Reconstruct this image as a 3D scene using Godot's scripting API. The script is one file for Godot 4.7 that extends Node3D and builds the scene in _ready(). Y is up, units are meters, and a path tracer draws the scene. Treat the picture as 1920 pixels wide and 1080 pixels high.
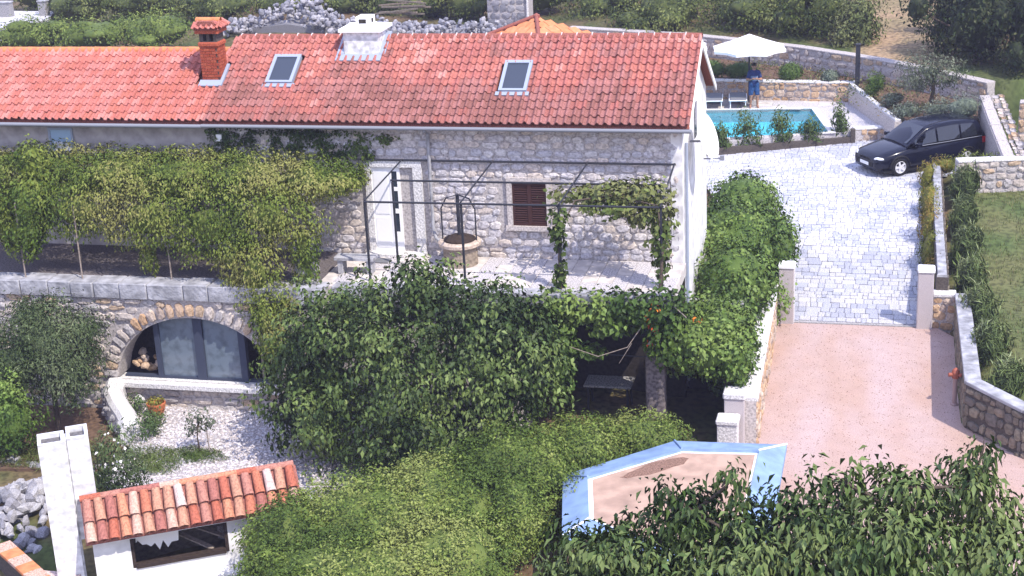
extends Node3D
# An old stone house with a tiled roof, its terrace, garden and drive, seen from the air. World: x along the facade, y up, z towards the viewer; y = 0 is the terrace.
var rng := RandomNumberGenerator.new()
var nz := FastNoiseLite.new()
var taken := {}
var M := {}
var stone_meshes: Array = []
var rock_meshes: Array = []

# ---------------------------------------------------------------- mesh building
class MB:
	var v := PackedVector3Array()
	var n := PackedVector3Array()
	var c := PackedColorArray()
	var t := PackedVector2Array()
	var i := PackedInt32Array()
	var col := Color(1, 1, 1)
	func tri(a: Vector3, b: Vector3, d: Vector3):      # counter-clockwise seen from outside
		var nn := (b - a).cross(d - a).normalized()
		var k := v.size()
		for p in [a, d, b]:
			v.append(p); n.append(nn); c.append(col); t.append(Vector2(p.x + p.z, p.y))
		i.append(k); i.append(k + 1); i.append(k + 2)
	func quad(a: Vector3, b: Vector3, d: Vector3, e: Vector3):
		var nn := (d - a).cross(e - b).normalized()
		var k := v.size()
		for p in [a, b, d, e]:
			v.append(p); n.append(nn); c.append(col); t.append(Vector2(p.x + p.z, p.y))
		for q in [0, 2, 1, 0, 3, 2]: i.append(k + q)
	func box(lo: Vector3, hi: Vector3, tf := Transform3D()):
		var p: Array = []
		for q in 8: p.append(tf * Vector3(hi.x if q & 1 else lo.x, hi.y if q & 2 else lo.y, hi.z if q & 4 else lo.z))
		quad(p[4], p[5], p[7], p[6]); quad(p[1], p[0], p[2], p[3]); quad(p[5], p[1], p[3], p[7])
		quad(p[0], p[4], p[6], p[2]); quad(p[6], p[7], p[3], p[2]); quad(p[0], p[1], p[5], p[4])
	func bevel(lo: Vector3, hi: Vector3, b: float, tf := Transform3D()):   # a box with chamfered top and vertical edges
		var ring: Array = [Vector2(lo.x + b, lo.z), Vector2(lo.x, lo.z + b), Vector2(lo.x, hi.z - b), Vector2(lo.x + b, hi.z), Vector2(hi.x - b, hi.z), Vector2(hi.x, hi.z - b), Vector2(hi.x, lo.z + b), Vector2(hi.x - b, lo.z)]
		var top: Array = []
		var mid := Vector2((lo.x + hi.x) / 2, (lo.z + hi.z) / 2)
		for q in ring: top.append(q + Vector2(signf(mid.x - q.x), signf(mid.y - q.y)) * b * 0.8)
		for k in 8:
			var a: Vector2 = ring[k]
			var d: Vector2 = ring[(k + 1) % 8]
			var a2: Vector2 = top[k]
			var d2: Vector2 = top[(k + 1) % 8]
			quad(tf * Vector3(a.x, lo.y, a.y), tf * Vector3(d.x, lo.y, d.y), tf * Vector3(d.x, hi.y - b, d.y), tf * Vector3(a.x, hi.y - b, a.y))
			quad(tf * Vector3(a.x, hi.y - b, a.y), tf * Vector3(d.x, hi.y - b, d.y), tf * Vector3(d2.x, hi.y, d2.y), tf * Vector3(a2.x, hi.y, a2.y))
			tri(tf * Vector3(mid.x, hi.y, mid.y), tf * Vector3(a2.x, hi.y, a2.y), tf * Vector3(d2.x, hi.y, d2.y))
	func prism(poly: Array, y0: float, y1: float):      # poly: Vector2(x, z); an upright prism
		var pts := PackedVector2Array(poly)
		if Geometry2D.is_polygon_clockwise(pts): pts.reverse()
		var idx := Geometry2D.triangulate_polygon(pts)
		for k in range(0, idx.size(), 3):
			var a := pts[idx[k]]; var b := pts[idx[k + 1]]; var d := pts[idx[k + 2]]
			if (b - a).cross(d - a) > 0:
				var s := b; b = d; d = s
			tri(Vector3(a.x, y1, a.y), Vector3(b.x, y1, b.y), Vector3(d.x, y1, d.y))
			tri(Vector3(a.x, y0, a.y), Vector3(d.x, y0, d.y), Vector3(b.x, y0, b.y))
		var sg := 1.0 if Geometry2D.is_polygon_clockwise(pts) else -1.0
		for k in pts.size():
			var a := pts[k]; var b := pts[(k + 1) % pts.size()]
			if sg > 0: quad(Vector3(a.x, y0, a.y), Vector3(b.x, y0, b.y), Vector3(b.x, y1, b.y), Vector3(a.x, y1, a.y))
			else: quad(Vector3(b.x, y0, b.y), Vector3(a.x, y0, a.y), Vector3(a.x, y1, a.y), Vector3(b.x, y1, b.y))
	func slab(poly: Array, axis_o: Vector3, u: Vector3, w: Vector3, depth: float):   # poly in the plane of u and w, pushed back along -(u x w)
		var back := -u.cross(w).normalized() * depth
		var pts := PackedVector2Array(poly)
		if Geometry2D.is_polygon_clockwise(pts): pts.reverse()
		var idx := Geometry2D.triangulate_polygon(pts)
		var ps: Array = []
		for q in pts: ps.append(axis_o + u * q.x + w * q.y)
		for k in range(0, idx.size(), 3):
			var a := idx[k]; var b := idx[k + 1]; var d := idx[k + 2]
			if (pts[b] - pts[a]).cross(pts[d] - pts[a]) < 0:
				var s := b; b = d; d = s
			tri(ps[a], ps[b], ps[d]); tri(ps[a] + back, ps[d] + back, ps[b] + back)
		for k in pts.size():
			var a: Vector3 = ps[k]; var b: Vector3 = ps[(k + 1) % ps.size()]
			quad(b, a, a + back, b + back)
	func tube(path: Array, radii: Array, sides := 8, cap := true):
		var k0 := v.size()
		var ref := Vector3(0.31, 0.9, 0.2)
		for q in path.size():
			var a: Vector3 = path[maxi(q - 1, 0)]; var b: Vector3 = path[mini(q + 1, path.size() - 1)]
			var d := (b - a).normalized()
			if absf(d.dot(ref.normalized())) > 0.95: ref = Vector3(1, 0.1, 0)
			var x := d.cross(ref).normalized(); var y := d.cross(x)
			for s in sides:
				var ang := TAU * s / sides
				var o := x * cos(ang) + y * sin(ang)
				v.append(path[q] + o * radii[mini(q, radii.size() - 1)]); n.append(o); c.append(col); t.append(Vector2(float(s) / sides, q * 0.3))
		for q in path.size() - 1:
			for s in sides:
				var a := k0 + q * sides + s; var b := k0 + q * sides + (s + 1) % sides
				var d := a + sides; var e := b + sides
				i.append(a); i.append(e); i.append(b); i.append(a); i.append(d); i.append(e)
		if cap:
			for q in [0, path.size() - 1]:
				var base: int = k0 + q * sides
				for s in range(1, sides - 1):
					if q == 0: tri(v[base], v[base + s + 1], v[base + s])
					else: tri(v[base], v[base + s], v[base + s + 1])
	func lathe(prof: Array, at := Vector3.ZERO, sides := 20):   # prof: Vector2(radius, y) from bottom to top
		for q in prof.size() - 1:
			var p: Vector2 = prof[q]; var r: Vector2 = prof[q + 1]
			for s in sides:
				var a0 := TAU * s / sides; var a1 := TAU * (s + 1) / sides
				var a := at + Vector3(p.x * cos(a0), p.y, -p.x * sin(a0)); var b := at + Vector3(p.x * cos(a1), p.y, -p.x * sin(a1))
				var d := at + Vector3(r.x * cos(a1), r.y, -r.x * sin(a1)); var e := at + Vector3(r.x * cos(a0), r.y, -r.x * sin(a0))
				if p.x < 1e-4: tri(a, d, e)
				elif r.x < 1e-4: tri(a, b, d)
				else: quad(a, b, d, e)
	func add(o: MB, tf: Transform3D, tint := Color(1, 1, 1)):
		var k := v.size()
		var nb := tf.basis.inverse().transposed()
		for q in o.v.size():
			v.append(tf * o.v[q]); n.append((nb * o.n[q]).normalized()); c.append(o.c[q] * tint); t.append(o.t[q])
		for q in o.i: i.append(k + q)
	func mesh(mat: Material = null) -> ArrayMesh:
		var m := ArrayMesh.new()
		if v.is_empty(): return m
		var arr: Array = []
		arr.resize(Mesh.ARRAY_MAX)
		arr[Mesh.ARRAY_VERTEX] = v; arr[Mesh.ARRAY_NORMAL] = n; arr[Mesh.ARRAY_COLOR] = c; arr[Mesh.ARRAY_TEX_UV] = t; arr[Mesh.ARRAY_INDEX] = i
		m.add_surface_from_arrays(Mesh.PRIMITIVE_TRIANGLES, arr)
		if mat: m.surface_set_material(0, mat)
		return m

# ---------------------------------------------------------------- naming
func numbered(called: String) -> String:
	var k: int = taken.get(called, 0)
	taken[called] = k + 1
	return called if k == 0 else "%s_%03d" % [called, k]
func tag(o: Node, label: String, category: String, group := "") -> Node:
	o.set_meta("label", label); o.set_meta("category", category)
	if group: o.set_meta("group", group)
	return o
func thing(called: String, label: String, category: String, at := Vector3.ZERO, turn := 0.0, group := "") -> Node3D:
	var o := Node3D.new()
	o.name = numbered(called); add_child(o); o.position = at; o.rotation.y = turn
	tag(o, label, category, group)
	return o
func put(called: String, mesh: Mesh, mat: Material, parent: Node = self, tf := Transform3D()) -> MeshInstance3D:
	var o := MeshInstance3D.new()
	o.name = numbered(called) if parent == self else called
	o.mesh = mesh; o.transform = tf
	if mat: o.material_override = mat
	parent.add_child(o, true)
	return o
func obj(called: String, b: MB, mat: Material, parent: Node = self) -> MeshInstance3D:
	return put(called, b.mesh(), mat, parent)
func struct(called: String, b: MB, mat: Material, parent: Node = self) -> MeshInstance3D:
	var o := obj(called, b, mat, parent)
	if parent == self: o.set_meta("kind", "structure")
	return o
func stuff(o: Node) -> Node:
	o.set_meta("kind", "stuff"); return o
func lin(r: float, g: float, b: float) -> Color: return Color(r, g, b).linear_to_srgb()

# ---------------------------------------------------------------- materials
func noise_tex(freq: float, lo: float, hi: float, seed: int, kind := FastNoiseLite.TYPE_SIMPLEX_SMOOTH, octaves := 4, normal := 0.0, size := 512) -> NoiseTexture2D:
	var f := FastNoiseLite.new()
	f.seed = seed; f.noise_type = kind; f.frequency = freq; f.fractal_octaves = octaves
	if kind == FastNoiseLite.TYPE_CELLULAR: f.cellular_return_type = FastNoiseLite.RETURN_DISTANCE
	var t := NoiseTexture2D.new()
	t.width = size; t.height = size; t.seamless = true; t.noise = f
	if normal > 0.0:
		t.as_normal_map = true; t.bump_strength = normal
	else:
		var g := Gradient.new()
		g.set_color(0, Color(lo, lo, lo)); g.set_color(1, Color(hi, hi, hi))
		t.color_ramp = g
	return t
func mat(called: String, col: Color, rough := 0.9, tex: Texture2D = null, scale := 1.0, bump: Texture2D = null, bump_scale := 1.0) -> StandardMaterial3D:
	var m := StandardMaterial3D.new()
	m.albedo_color = col; m.roughness = rough; m.metallic_specular = 0.3
	if tex:
		m.albedo_texture = tex; m.uv1_triplanar = true; m.uv1_world_triplanar = true; m.uv1_scale = Vector3.ONE * scale
	if bump:
		m.normal_enabled = true; m.normal_texture = bump; m.normal_scale = bump_scale
		m.uv1_triplanar = true; m.uv1_world_triplanar = true; m.uv1_scale = Vector3.ONE * scale
	M[called] = m
	return m
func make_materials():
	var grain := noise_tex(0.02, 0.72, 1.12, 11, FastNoiseLite.TYPE_SIMPLEX_SMOOTH, 5)
	var spot := noise_tex(0.05, 0.55, 1.2, 12, FastNoiseLite.TYPE_SIMPLEX_SMOOTH, 4)
	var soft := noise_tex(0.008, 0.8, 1.08, 13, FastNoiseLite.TYPE_SIMPLEX_SMOOTH, 5)
	var bumpy := noise_tex(0.03, 0, 1, 14, FastNoiseLite.TYPE_SIMPLEX_SMOOTH, 5, 6.0)
	var pebble := noise_tex(0.06, 0.55, 1.15, 15, FastNoiseLite.TYPE_CELLULAR, 2)
	var pebble_n := noise_tex(0.06, 0, 1, 15, FastNoiseLite.TYPE_CELLULAR, 2, 8.0)
	# stones of the facade, greyish lilac with ochre ones
	var tones := [[.62, .57, .55], [.57, .54, .55], [.67, .63, .61], [.54, .52, .54], [.63, .55, .49], [.60, .57, .59]]
	for k in tones.size(): mat("stone%d" % k, lin(tones[k][0], tones[k][1], tones[k][2]), 0.95, grain, 0.9, bumpy, 0.6)
	var warm := [[.52, .46, .41], [.52, .39, .27], [.48, .45, .44], [.60, .53, .47], [.44, .41, .40], [.55, .48, .42]]
	for k in warm.size(): mat("warm%d" % k, lin(warm[k][0], warm[k][1], warm[k][2]), 0.95, grain, 0.9, bumpy, 0.6)
	var ochre := [[.55, .40, .28], [.50, .33, .20], [.58, .47, .38], [.45, .36, .30], [.60, .42, .27]]
	for k in ochre.size(): mat("ochre%d" % k, lin(ochre[k][0], ochre[k][1], ochre[k][2]), 0.95, grain, 0.9, bumpy, 0.6)
	var brown := [[.20, .17, .13], [.25, .20, .15], [.17, .15, .13], [.28, .24, .18]]
	for k in brown.size(): mat("brown%d" % k, lin(brown[k][0], brown[k][1], brown[k][2]), 0.95, grain, 0.9, bumpy, 0.6)
	var rocks := [[.40, .385, .39], [.31, .30, .32], [.48, .465, .465], [.25, .245, .26]]
	for k in rocks.size(): mat("rock%d" % k, lin(rocks[k][0], rocks[k][1], rocks[k][2]), 0.95, spot, 1.3, bumpy, 0.8)
	var gy := [[.34, .33, .36], [.27, .27, .30], [.42, .41, .43], [.22, .22, .25]]
	for k in gy.size(): mat("grey%d" % k, lin(gy[k][0], gy[k][1], gy[k][2]), 0.95, spot, 1.3)
	# fired clay: the darker right roof, the paler left roof, the old barrel tiles
	var clay := [[.43, .155, .13], [.38, .14, .115], [.48, .19, .16], [.34, .145, .125], [.46, .165, .13], [.40, .175, .155], [.55, .26, .22], [.29, .125, .105]]
	for k in clay.size(): mat("clay%d" % k, lin(clay[k][0], clay[k][1], clay[k][2]), 0.85, spot, 1.1)
	var pale := [[.54, .19, .155], [.57, .21, .175], [.50, .165, .13], [.61, .26, .22], [.52, .175, .13], [.55, .215, .185]]
	for k in pale.size(): mat("pale%d" % k, lin(pale[k][0], pale[k][1], pale[k][2]), 0.85, spot, 1.1)
	var barrel := [[.48, .17, .10], [.55, .24, .14], [.42, .13, .08], [.60, .38, .29], [.36, .14, .11], [.62, .48, .42], [.50, .26, .17], [.44, .20, .15]]
	for k in barrel.size(): mat("barrel%d" % k, lin(barrel[k][0], barrel[k][1], barrel[k][2]), 0.9, noise_tex(0.02, 0.55, 1.35, 30 + k % 3, FastNoiseLite.TYPE_SIMPLEX_SMOOTH, 4), 1.6)
	mat("orange_clay", lin(.62, .235, .10), 0.85, soft, 0.8)
	mat("orange_clay2", lin(.66, .27, .125), 0.85, soft, 0.8)
	mat("ridge_clay", lin(.34, .12, .09), 0.9, spot, 1.0)
	mat("brick", lin(.40, .085, .045), 0.85, spot, 1.2)
	mat("brick2", lin(.47, .115, .06), 0.85, spot, 1.2)
	mat("mortar", lin(.48, .44, .42), 0.95, grain, 1.2)
	mat("mortar_pale", lin(.55, .50, .47), 0.95, grain, 1.2)
	mat("mortar_dark", lin(.10, .085, .075), 0.95, grain, 1.2)
	mat("plaster_white", lin(.80, .79, .78), 0.9, soft, 0.5)
	mat("plaster_grey", lin(.40, .37, .36), 0.95, soft, 0.5)
	mat("white_weathered", lin(.78, .78, .79), 0.9, noise_tex(0.012, 0.72, 1.1, 40, FastNoiseLite.TYPE_SIMPLEX_SMOOTH, 5), 0.7)
	mat("white_paint", lin(.80, .80, .80), 0.6)
	mat("limewash", lin(.78, .76, .74), 0.95, noise_tex(0.03, 0.7, 1.08, 41), 1.0, bumpy, 0.7)
	mat("roughcast", lin(.72, .65, .65), 0.95, noise_tex(0.12, 0.6, 1.2, 42), 1.2, noise_tex(0.12, 0, 1, 42, FastNoiseLite.TYPE_SIMPLEX_SMOOTH, 3, 10.0), 0.9)
	mat("concrete", lin(.36, .35, .35), 0.95, spot, 0.7)
	mat("coping", lin(.40, .40, .42), 0.95, noise_tex(0.01, 0.66, 1.12, 43, FastNoiseLite.TYPE_SIMPLEX_SMOOTH, 6), 0.37, bumpy, 0.5)
	mat("terrace", lin(.62, .57, .53), 0.9, soft, 0.5)
	mat("gravel", Color(1, 1, 1), 0.95, noise_tex(0.09, 0.84, 1.06, 44, FastNoiseLite.TYPE_SIMPLEX_SMOOTH, 4), 0.5)
	M["gravel"].vertex_color_use_as_albedo = true
	mat("pebbles", lin(.55, .50, .49), 0.95, pebble, 0.9, pebble_n, 0.8)
	mat("pebble_stone", lin(.66, .61, .59), 0.9)
	mat("soil", lin(.15, .095, .062), 1.0, grain, 0.5)
	mat("ground", lin(1, 1, 1), 1.0, noise_tex(0.02, 0.6, 1.25, 45, FastNoiseLite.TYPE_SIMPLEX_SMOOTH, 5), 0.35)
	M["ground"].vertex_color_use_as_albedo = true
	mat("tinted", lin(1, 1, 1), 0.92, grain, 1.0)
	M["tinted"].vertex_color_use_as_albedo = true
	var pav := [[.54, .54, .58], [.49, .50, .56], [.60, .59, .60], [.56, .55, .58], [.43, .44, .51], [.63, .62, .64]]
	for k in pav.size(): mat("paver%d" % k, lin(pav[k][0], pav[k][1], pav[k][2]), 0.9, spot, 1.0)
	mat("joint", lin(.46, .44, .45), 0.95, grain, 1.0)
	mat("deck", lin(.60, .57, .58), 0.9, spot, 0.8)
	mat("blue", lin(.235, .345, .54), 0.75, soft, 0.4)
	mat("beige", lin(.44, .30, .225), 0.9, soft, 0.35)
	mat("stain", lin(.27, .16, .115), 0.9, spot, 0.8)
	mat("shutter", lin(.05, .021, .018), 0.6)
	mat("black_iron", lin(.03, .032, .04), 0.5)
	mat("zinc", lin(.22, .23, .26), 0.5)
	mat("zinc_pale", lin(.29, .33, .41), 0.5)
	mat("dark_floor", lin(.16, .14, .14), 0.95, spot, 0.6)
	mat("dark_wood", lin(.05, .035, .028), 0.8, grain, 1.0)
	mat("wood", lin(.30, .25, .21), 0.85, grain, 1.0)
	mat("bark", lin(.11, .085, .065), 0.95, grain, 1.5, bumpy, 1.0)
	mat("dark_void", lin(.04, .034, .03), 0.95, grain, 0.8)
	mat("terracotta", lin(.52, .17, .07), 0.8, soft, 2.0)
	mat("rust", lin(.45, .14, .09), 0.7, spot, 3.0)
	mat("fabric_white", lin(.82, .81, .80), 0.9)
	mat("fabric_grey", lin(.16, .165, .18), 0.9)
	mat("red_trim", lin(.55, .10, .06), 0.7)
	mat("hay", lin(.42, .31, .19), 1.0, grain, 0.5)
	# glass
	for g in [["glass_dark", Color(.16, .20, .24), 0.06], ["glass_sky", Color(.22, .25, .30), 0.5]]:
		var m := mat(g[0], g[1], g[2]); m.metallic_specular = 0.4
	var gp := mat("glass_arch", Color(.40, .45, .50), 0.2, noise_tex(0.012, 0.8, 1.15, 47, FastNoiseLite.TYPE_SIMPLEX_SMOOTH, 5), 0.5)  # mottled tint paints a reflection into the pane colour
	gp.metallic_specular = 0.7
	# leaves: colours come with the vertices
	var lf := mat("leaf", Color(1, 1, 1), 0.6)
	lf.vertex_color_use_as_albedo = true; lf.backlight = Color(.3, .34, .12); lf.metallic_specular = 0.25; lf.cull_mode = BaseMaterial3D.CULL_DISABLED
	var lg := mat("leaf_glossy", Color(1, 1, 1), 0.5)
	lg.vertex_color_use_as_albedo = true; lg.backlight = Color(.22, .28, .1); lg.metallic_specular = 0.3; lg.cull_mode = BaseMaterial3D.CULL_DISABLED

# ---------------------------------------------------------------- vegetation
# blobs: [x, y, z, rx, ry, rz]; leaf-sized folded blades spread through the outer part of each blob, with uneven outline and gaps
func leaves(blobs: Array, count: int, size: float, cols: Array, o := {}) -> MB:
	var thick: float = o.get("thick", 0.4)
	var amp: float = o.get("amp", 0.22)
	var freq: float = o.get("freq", 1.1)
	var gap: float = o.get("gap", -0.35)
	var floor_y: float = o.get("floor", -99.0)
	var droop: float = o.get("droop", 0.5)
	var wid: float = o.get("wide", 0.5)
	var upright: float = o.get("up", 0.4)
	var b := MB.new()
	var wsum := 0.0
	var w: Array = []
	for q in blobs:
		wsum += q[3] * q[4] + q[4] * q[5] + q[3] * q[5]
		w.append(wsum)
	var tries := 0
	var made := 0
	var per: int = o.get("per", 1)             # leaves per twig: above 1 they hang in tufts round a twig end
	var tuft: float = o.get("tuft", size * 1.6)
	while made < count and tries < count * 4:
		tries += 1
		var pick := rng.randf() * wsum
		var bi := 0
		while w[bi] < pick: bi += 1
		var q: Array = blobs[bi]
		var d := Vector3(rng.randfn(), rng.randfn(), rng.randfn()).normalized()
		var p := Vector3(q[0] + d.x * q[3], q[1] + d.y * q[4], q[2] + d.z * q[5])
		var nn := nz.get_noise_3d(p.x * freq * 30.0, p.y * freq * 30.0, p.z * freq * 30.0)
		var r := 1.0 + amp * nn * 2.0
		var s := rng.randf()
		r *= 1.0 - thick * s * s + 0.06 * rng.randfn() * amp * 3.0
		if nn < gap and rng.randf() < 0.75: continue
		p = Vector3(q[0] + d.x * q[3] * r, q[1] + d.y * q[4] * r, q[2] + d.z * q[5] * r)
		if p.y < floor_y: continue
		var inside := false
		for k in blobs.size():
			if k == bi: continue
			var e: Array = blobs[k]
			var ex: float = (p.x - e[0]) / e[3]
			var ey: float = (p.y - e[1]) / e[4]
			var ez: float = (p.z - e[2]) / e[5]
			if ex * ex + ey * ey + ez * ez < 0.5:
				inside = true; break
		if inside: continue
		var out0 := Vector3(d.x / q[3], d.y / q[4], d.z / q[5]).normalized()
		var twig := p
		var tone := rng.randfn() * 0.16 if per > 1 else 0.0
		var here := rng.randi_range(maxi(1, per / 2), per + per / 2) if per > 1 else 1
		for leaf in here:
			made += 1
			var out := out0
			if per > 1:
				var off := Vector3(rng.randfn(), rng.randfn() * 0.75, rng.randfn()) * tuft
				p = twig + off
				if p.y < floor_y: continue
				out = (out0 + off.normalized() * 0.8).normalized()
			var ln := (out + Vector3(rng.randfn(), rng.randfn(), rng.randfn()) * 0.55 + Vector3(0, upright, 0)).normalized()
			var dirv := (Vector3(rng.randfn(), rng.randfn(), rng.randfn()) - Vector3(0, droop * 2.0, 0) + out * 0.6)
			dirv = (dirv - ln * dirv.dot(ln)).normalized()
			var sd := ln.cross(dirv)
			var L := size * rng.randf_range(0.5, 1.4)
			var W := L * wid
			var mix := clampf(nz.get_noise_3d(p.x * 14.0 + 50.0, p.y * 14.0, p.z * 14.0) * 1.6 + 0.5 + rng.randfn() * 0.2 + tone, 0.0, 0.999) * (cols.size() - 1)
			var c0: Color = cols[int(mix)]
			var col := c0.lerp(cols[int(mix) + 1], mix - int(mix)) * rng.randf_range(0.75, 1.25)
			var k0 := b.v.size()
			b.v.append(p); b.v.append(p + dirv * L * 0.45 + sd * W * 0.5 + ln * L * 0.08); b.v.append(p + dirv * L - ln * L * 0.15 - Vector3(0, L * 0.12 * droop, 0)); b.v.append(p + dirv * L * 0.45 - sd * W * 0.5 + ln * L * 0.08)
			var n0 := (ln * 0.75 + out * 0.25).normalized()
			b.n.append(n0); b.n.append((n0 - sd * 0.3).normalized()); b.n.append(n0); b.n.append((n0 + sd * 0.3).normalized())
			for z in 4:
				b.c.append(col); b.t.append(Vector2.ZERO)
			b.i.append(k0); b.i.append(k0 + 1); b.i.append(k0 + 2); b.i.append(k0); b.i.append(k0 + 2); b.i.append(k0 + 3)
	return b
func lumps(blobs: Array, scale: float, cols: Array, freq := 1.0) -> MB:    # the close-packed inner twigs and leaves of a clipped or very dense shrub
	var b := MB.new()
	for q in blobs:
		var k0 := b.v.size()
		var U := 18
		var V := 10
		for a in V + 1:
			for s in U:
				var th := PI * a / V
				var ph := TAU * s / U
				var d := Vector3(sin(th) * cos(ph), cos(th), sin(th) * sin(ph))
				var p0 := Vector3(q[0] + d.x * q[3], q[1] + d.y * q[4], q[2] + d.z * q[5])
				var r := scale * (1.0 + 0.3 * nz.get_noise_3d(p0.x * freq * 30.0, p0.y * freq * 30.0, p0.z * freq * 30.0))
				b.v.append(Vector3(q[0] + d.x * q[3] * r, q[1] + d.y * q[4] * r, q[2] + d.z * q[5] * r))
				b.n.append(Vector3(d.x / q[3], d.y / q[4], d.z / q[5]).normalized())
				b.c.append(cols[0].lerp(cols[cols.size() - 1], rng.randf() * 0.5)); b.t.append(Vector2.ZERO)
		for a in V:
			for s in U:
				var i0 := k0 + a * U + s
				var i1 := k0 + a * U + (s + 1) % U
				for z in [i0, i1 + U, i1, i0, i0 + U, i1 + U]: b.i.append(z)
	return b
func trunk(parent: Node, base: Vector3, top: Vector3, r: float, blobs: Array, called := "trunk"):
	var b := MB.new()
	var mid := base.lerp(top, 0.5) + Vector3(rng.randfn() * 0.08, 0, rng.randfn() * 0.08)
	b.tube([base - Vector3(0, 0.2, 0), base.lerp(mid, 0.3), mid, top], [r * 1.4, r, r * 0.8, r * 0.6], 8)
	var nodes: Array = [mid, mid.lerp(top, .5), top]
	var order: Array = blobs.duplicate()
	order.sort_custom(func(x, y): return Vector3(x[0], x[1], x[2]).distance_to(top) < Vector3(y[0], y[1], y[2]).distance_to(top))
	for q in order:
		var e := Vector3(q[0], q[1], q[2])
		var st: Vector3 = nodes[0]
		for p in nodes:
			if e.distance_to(p) < e.distance_to(st): st = p
		nodes.append(e)
		if e.distance_to(st) < 0.05: continue
		var sag := Vector3(rng.randfn() * 0.1, 0.1 - 0.1 * st.distance_to(e), rng.randfn() * 0.1)
		b.tube([st, st.lerp(e, 0.3) + sag * .8, st.lerp(e, 0.65) + sag * .9, e], [r * 0.5, r * 0.38, r * 0.28, r * 0.12], 6)
		for k in 3:
			var tip := e + Vector3(rng.randfn() * q[3], absf(rng.randfn()) * q[4], rng.randfn() * q[5]) * 0.4
			b.tube([e.lerp(st, 0.3), e.lerp(tip, 0.5), tip], [r * 0.2, r * 0.13, r * 0.05], 5)
	obj(called, b, M.bark, parent)
# a plant: label says which one; with a stem if base is given; dense plants get an inner mass
func plant(called: String, label: String, category: String, blobs: Array, count: int, size: float, cols: Array, o := {}) -> Node3D:
	var lo := Vector3(blobs[0][0], 1e9, blobs[0][2])
	for q in blobs: lo.y = minf(lo.y, q[1] - q[4])
	if o.has("base"): lo = o["base"]
	var t := thing(called, label, category, lo, 0.0, o.get("group", ""))
	var local: Array = []
	for q in blobs: local.append([q[0] - lo.x, q[1] - lo.y, q[2] - lo.z, q[3], q[4], q[5]])
	var oo := o.duplicate()
	if o.has("floor"): oo["floor"] = float(o["floor"]) - lo.y
	obj(o.get("part", "foliage"), leaves(local, count, size, cols, oo), M[o.get("mat", "leaf")], t)
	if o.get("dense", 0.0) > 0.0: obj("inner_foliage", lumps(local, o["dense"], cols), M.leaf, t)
	if o.has("trunk"):
		var top: Vector3 = Vector3(local[0][0], local[0][1], local[0][2])
		trunk(t, Vector3.ZERO, top, o["trunk"], local)
	return t
const DARK_TREE := [Color(.024, .042, .011), Color(.05, .08, .02), Color(.085, .125, .032), Color(.13, .175, .05)]
const HEDGE := [Color(.058, .092, .018), Color(.105, .152, .028), Color(.148, .192, .042), Color(.195, .225, .062)]
const IVY := [Color(.04, .075, .014), Color(.075, .125, .022), Color(.11, .17, .035), Color(.15, .21, .05)]
const VINE := [Color(.062, .095, .016), Color(.108, .145, .024), Color(.142, .174, .034), Color(.172, .192, .046), Color(.20, .198, .06)]
const OLIVE := [Color(.045, .06, .035), Color(.08, .10, .06), Color(.12, .145, .09), Color(.17, .19, .13)]
const WOOD := [Color(.04, .056, .016), Color(.07, .095, .024), Color(.115, .14, .036), Color(.16, .18, .055)]
const GREY := [Color(.11, .14, .095), Color(.16, .19, .14), Color(.22, .25, .19)]

# ---------------------------------------------------------------- stones
func make_unit_stones():
	for k in 12:
		var b := MB.new()
		var pts: Array = []
		var cnt := 7 + k % 3
		for q in cnt:
			var a := TAU * (q + rng.randf_range(-0.28, 0.28)) / cnt
			var e := 0.5 + 0.04 * k                        # from nearly rectangular to round
			var x := signf(cos(a)) * pow(absf(cos(a)), e) * 0.5 * rng.randf_range(0.88, 1.04)
			var y := signf(sin(a)) * pow(absf(sin(a)), e) * 0.5 * rng.randf_range(0.88, 1.04)
			pts.append(Vector2(x, y))
		var mid := Vector3(rng.randf_range(-.12, .12), rng.randf_range(-.12, .12), 1.0)
		for q in cnt:
			var a: Vector2 = pts[q]
			var d: Vector2 = pts[(q + 1) % cnt]
			var a3 := Vector3(a.x * 0.86, a.y * 0.86, 0.72 + 0.2 * sin(q * 2.1 + k))
			var d3 := Vector3(d.x * 0.86, d.y * 0.86, 0.72 + 0.2 * sin(((q + 1) % cnt) * 2.1 + k))
			b.quad(Vector3(a.x, a.y, -0.6), Vector3(d.x, d.y, -0.6), d3, a3)
			b.tri(mid, a3, d3)
		stone_meshes.append(b)
	for k in 8:
		var b := MB.new()
		var U := 7
		var V := 4
		var g: Array = []
		for a in V + 1:
			var row: Array = []
			for s in U:
				var th := PI * a / V
				var ph := TAU * s / U
				var d := Vector3(sin(th) * cos(ph), cos(th), sin(th) * sin(ph))
				row.append(d * (0.5 * (1.0 if a == 0 or a == V else rng.randf_range(0.72, 1.15))))
			g.append(row)
		for a in V:
			for s in U:
				var p0: Vector3 = g[a][s]
				var p1: Vector3 = g[a][(s + 1) % U]
				var p2: Vector3 = g[a + 1][(s + 1) % U]
				var p3: Vector3 = g[a + 1][s]
				if a == 0: b.tri(g[0][0], p2, p3)
				elif a == V - 1: b.tri(p0, p1, g[V][0])
				else: b.quad(p3, p0, p1, p2)
		rock_meshes.append(b)
var unit_cache := {}
func unit_mesh(list: Array, k: int) -> ArrayMesh:
	var key := "%d_%d" % [list.size(), k]
	if not unit_cache.has(key): unit_cache[key] = (list[k] as MB).mesh()
	return unit_cache[key]
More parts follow.
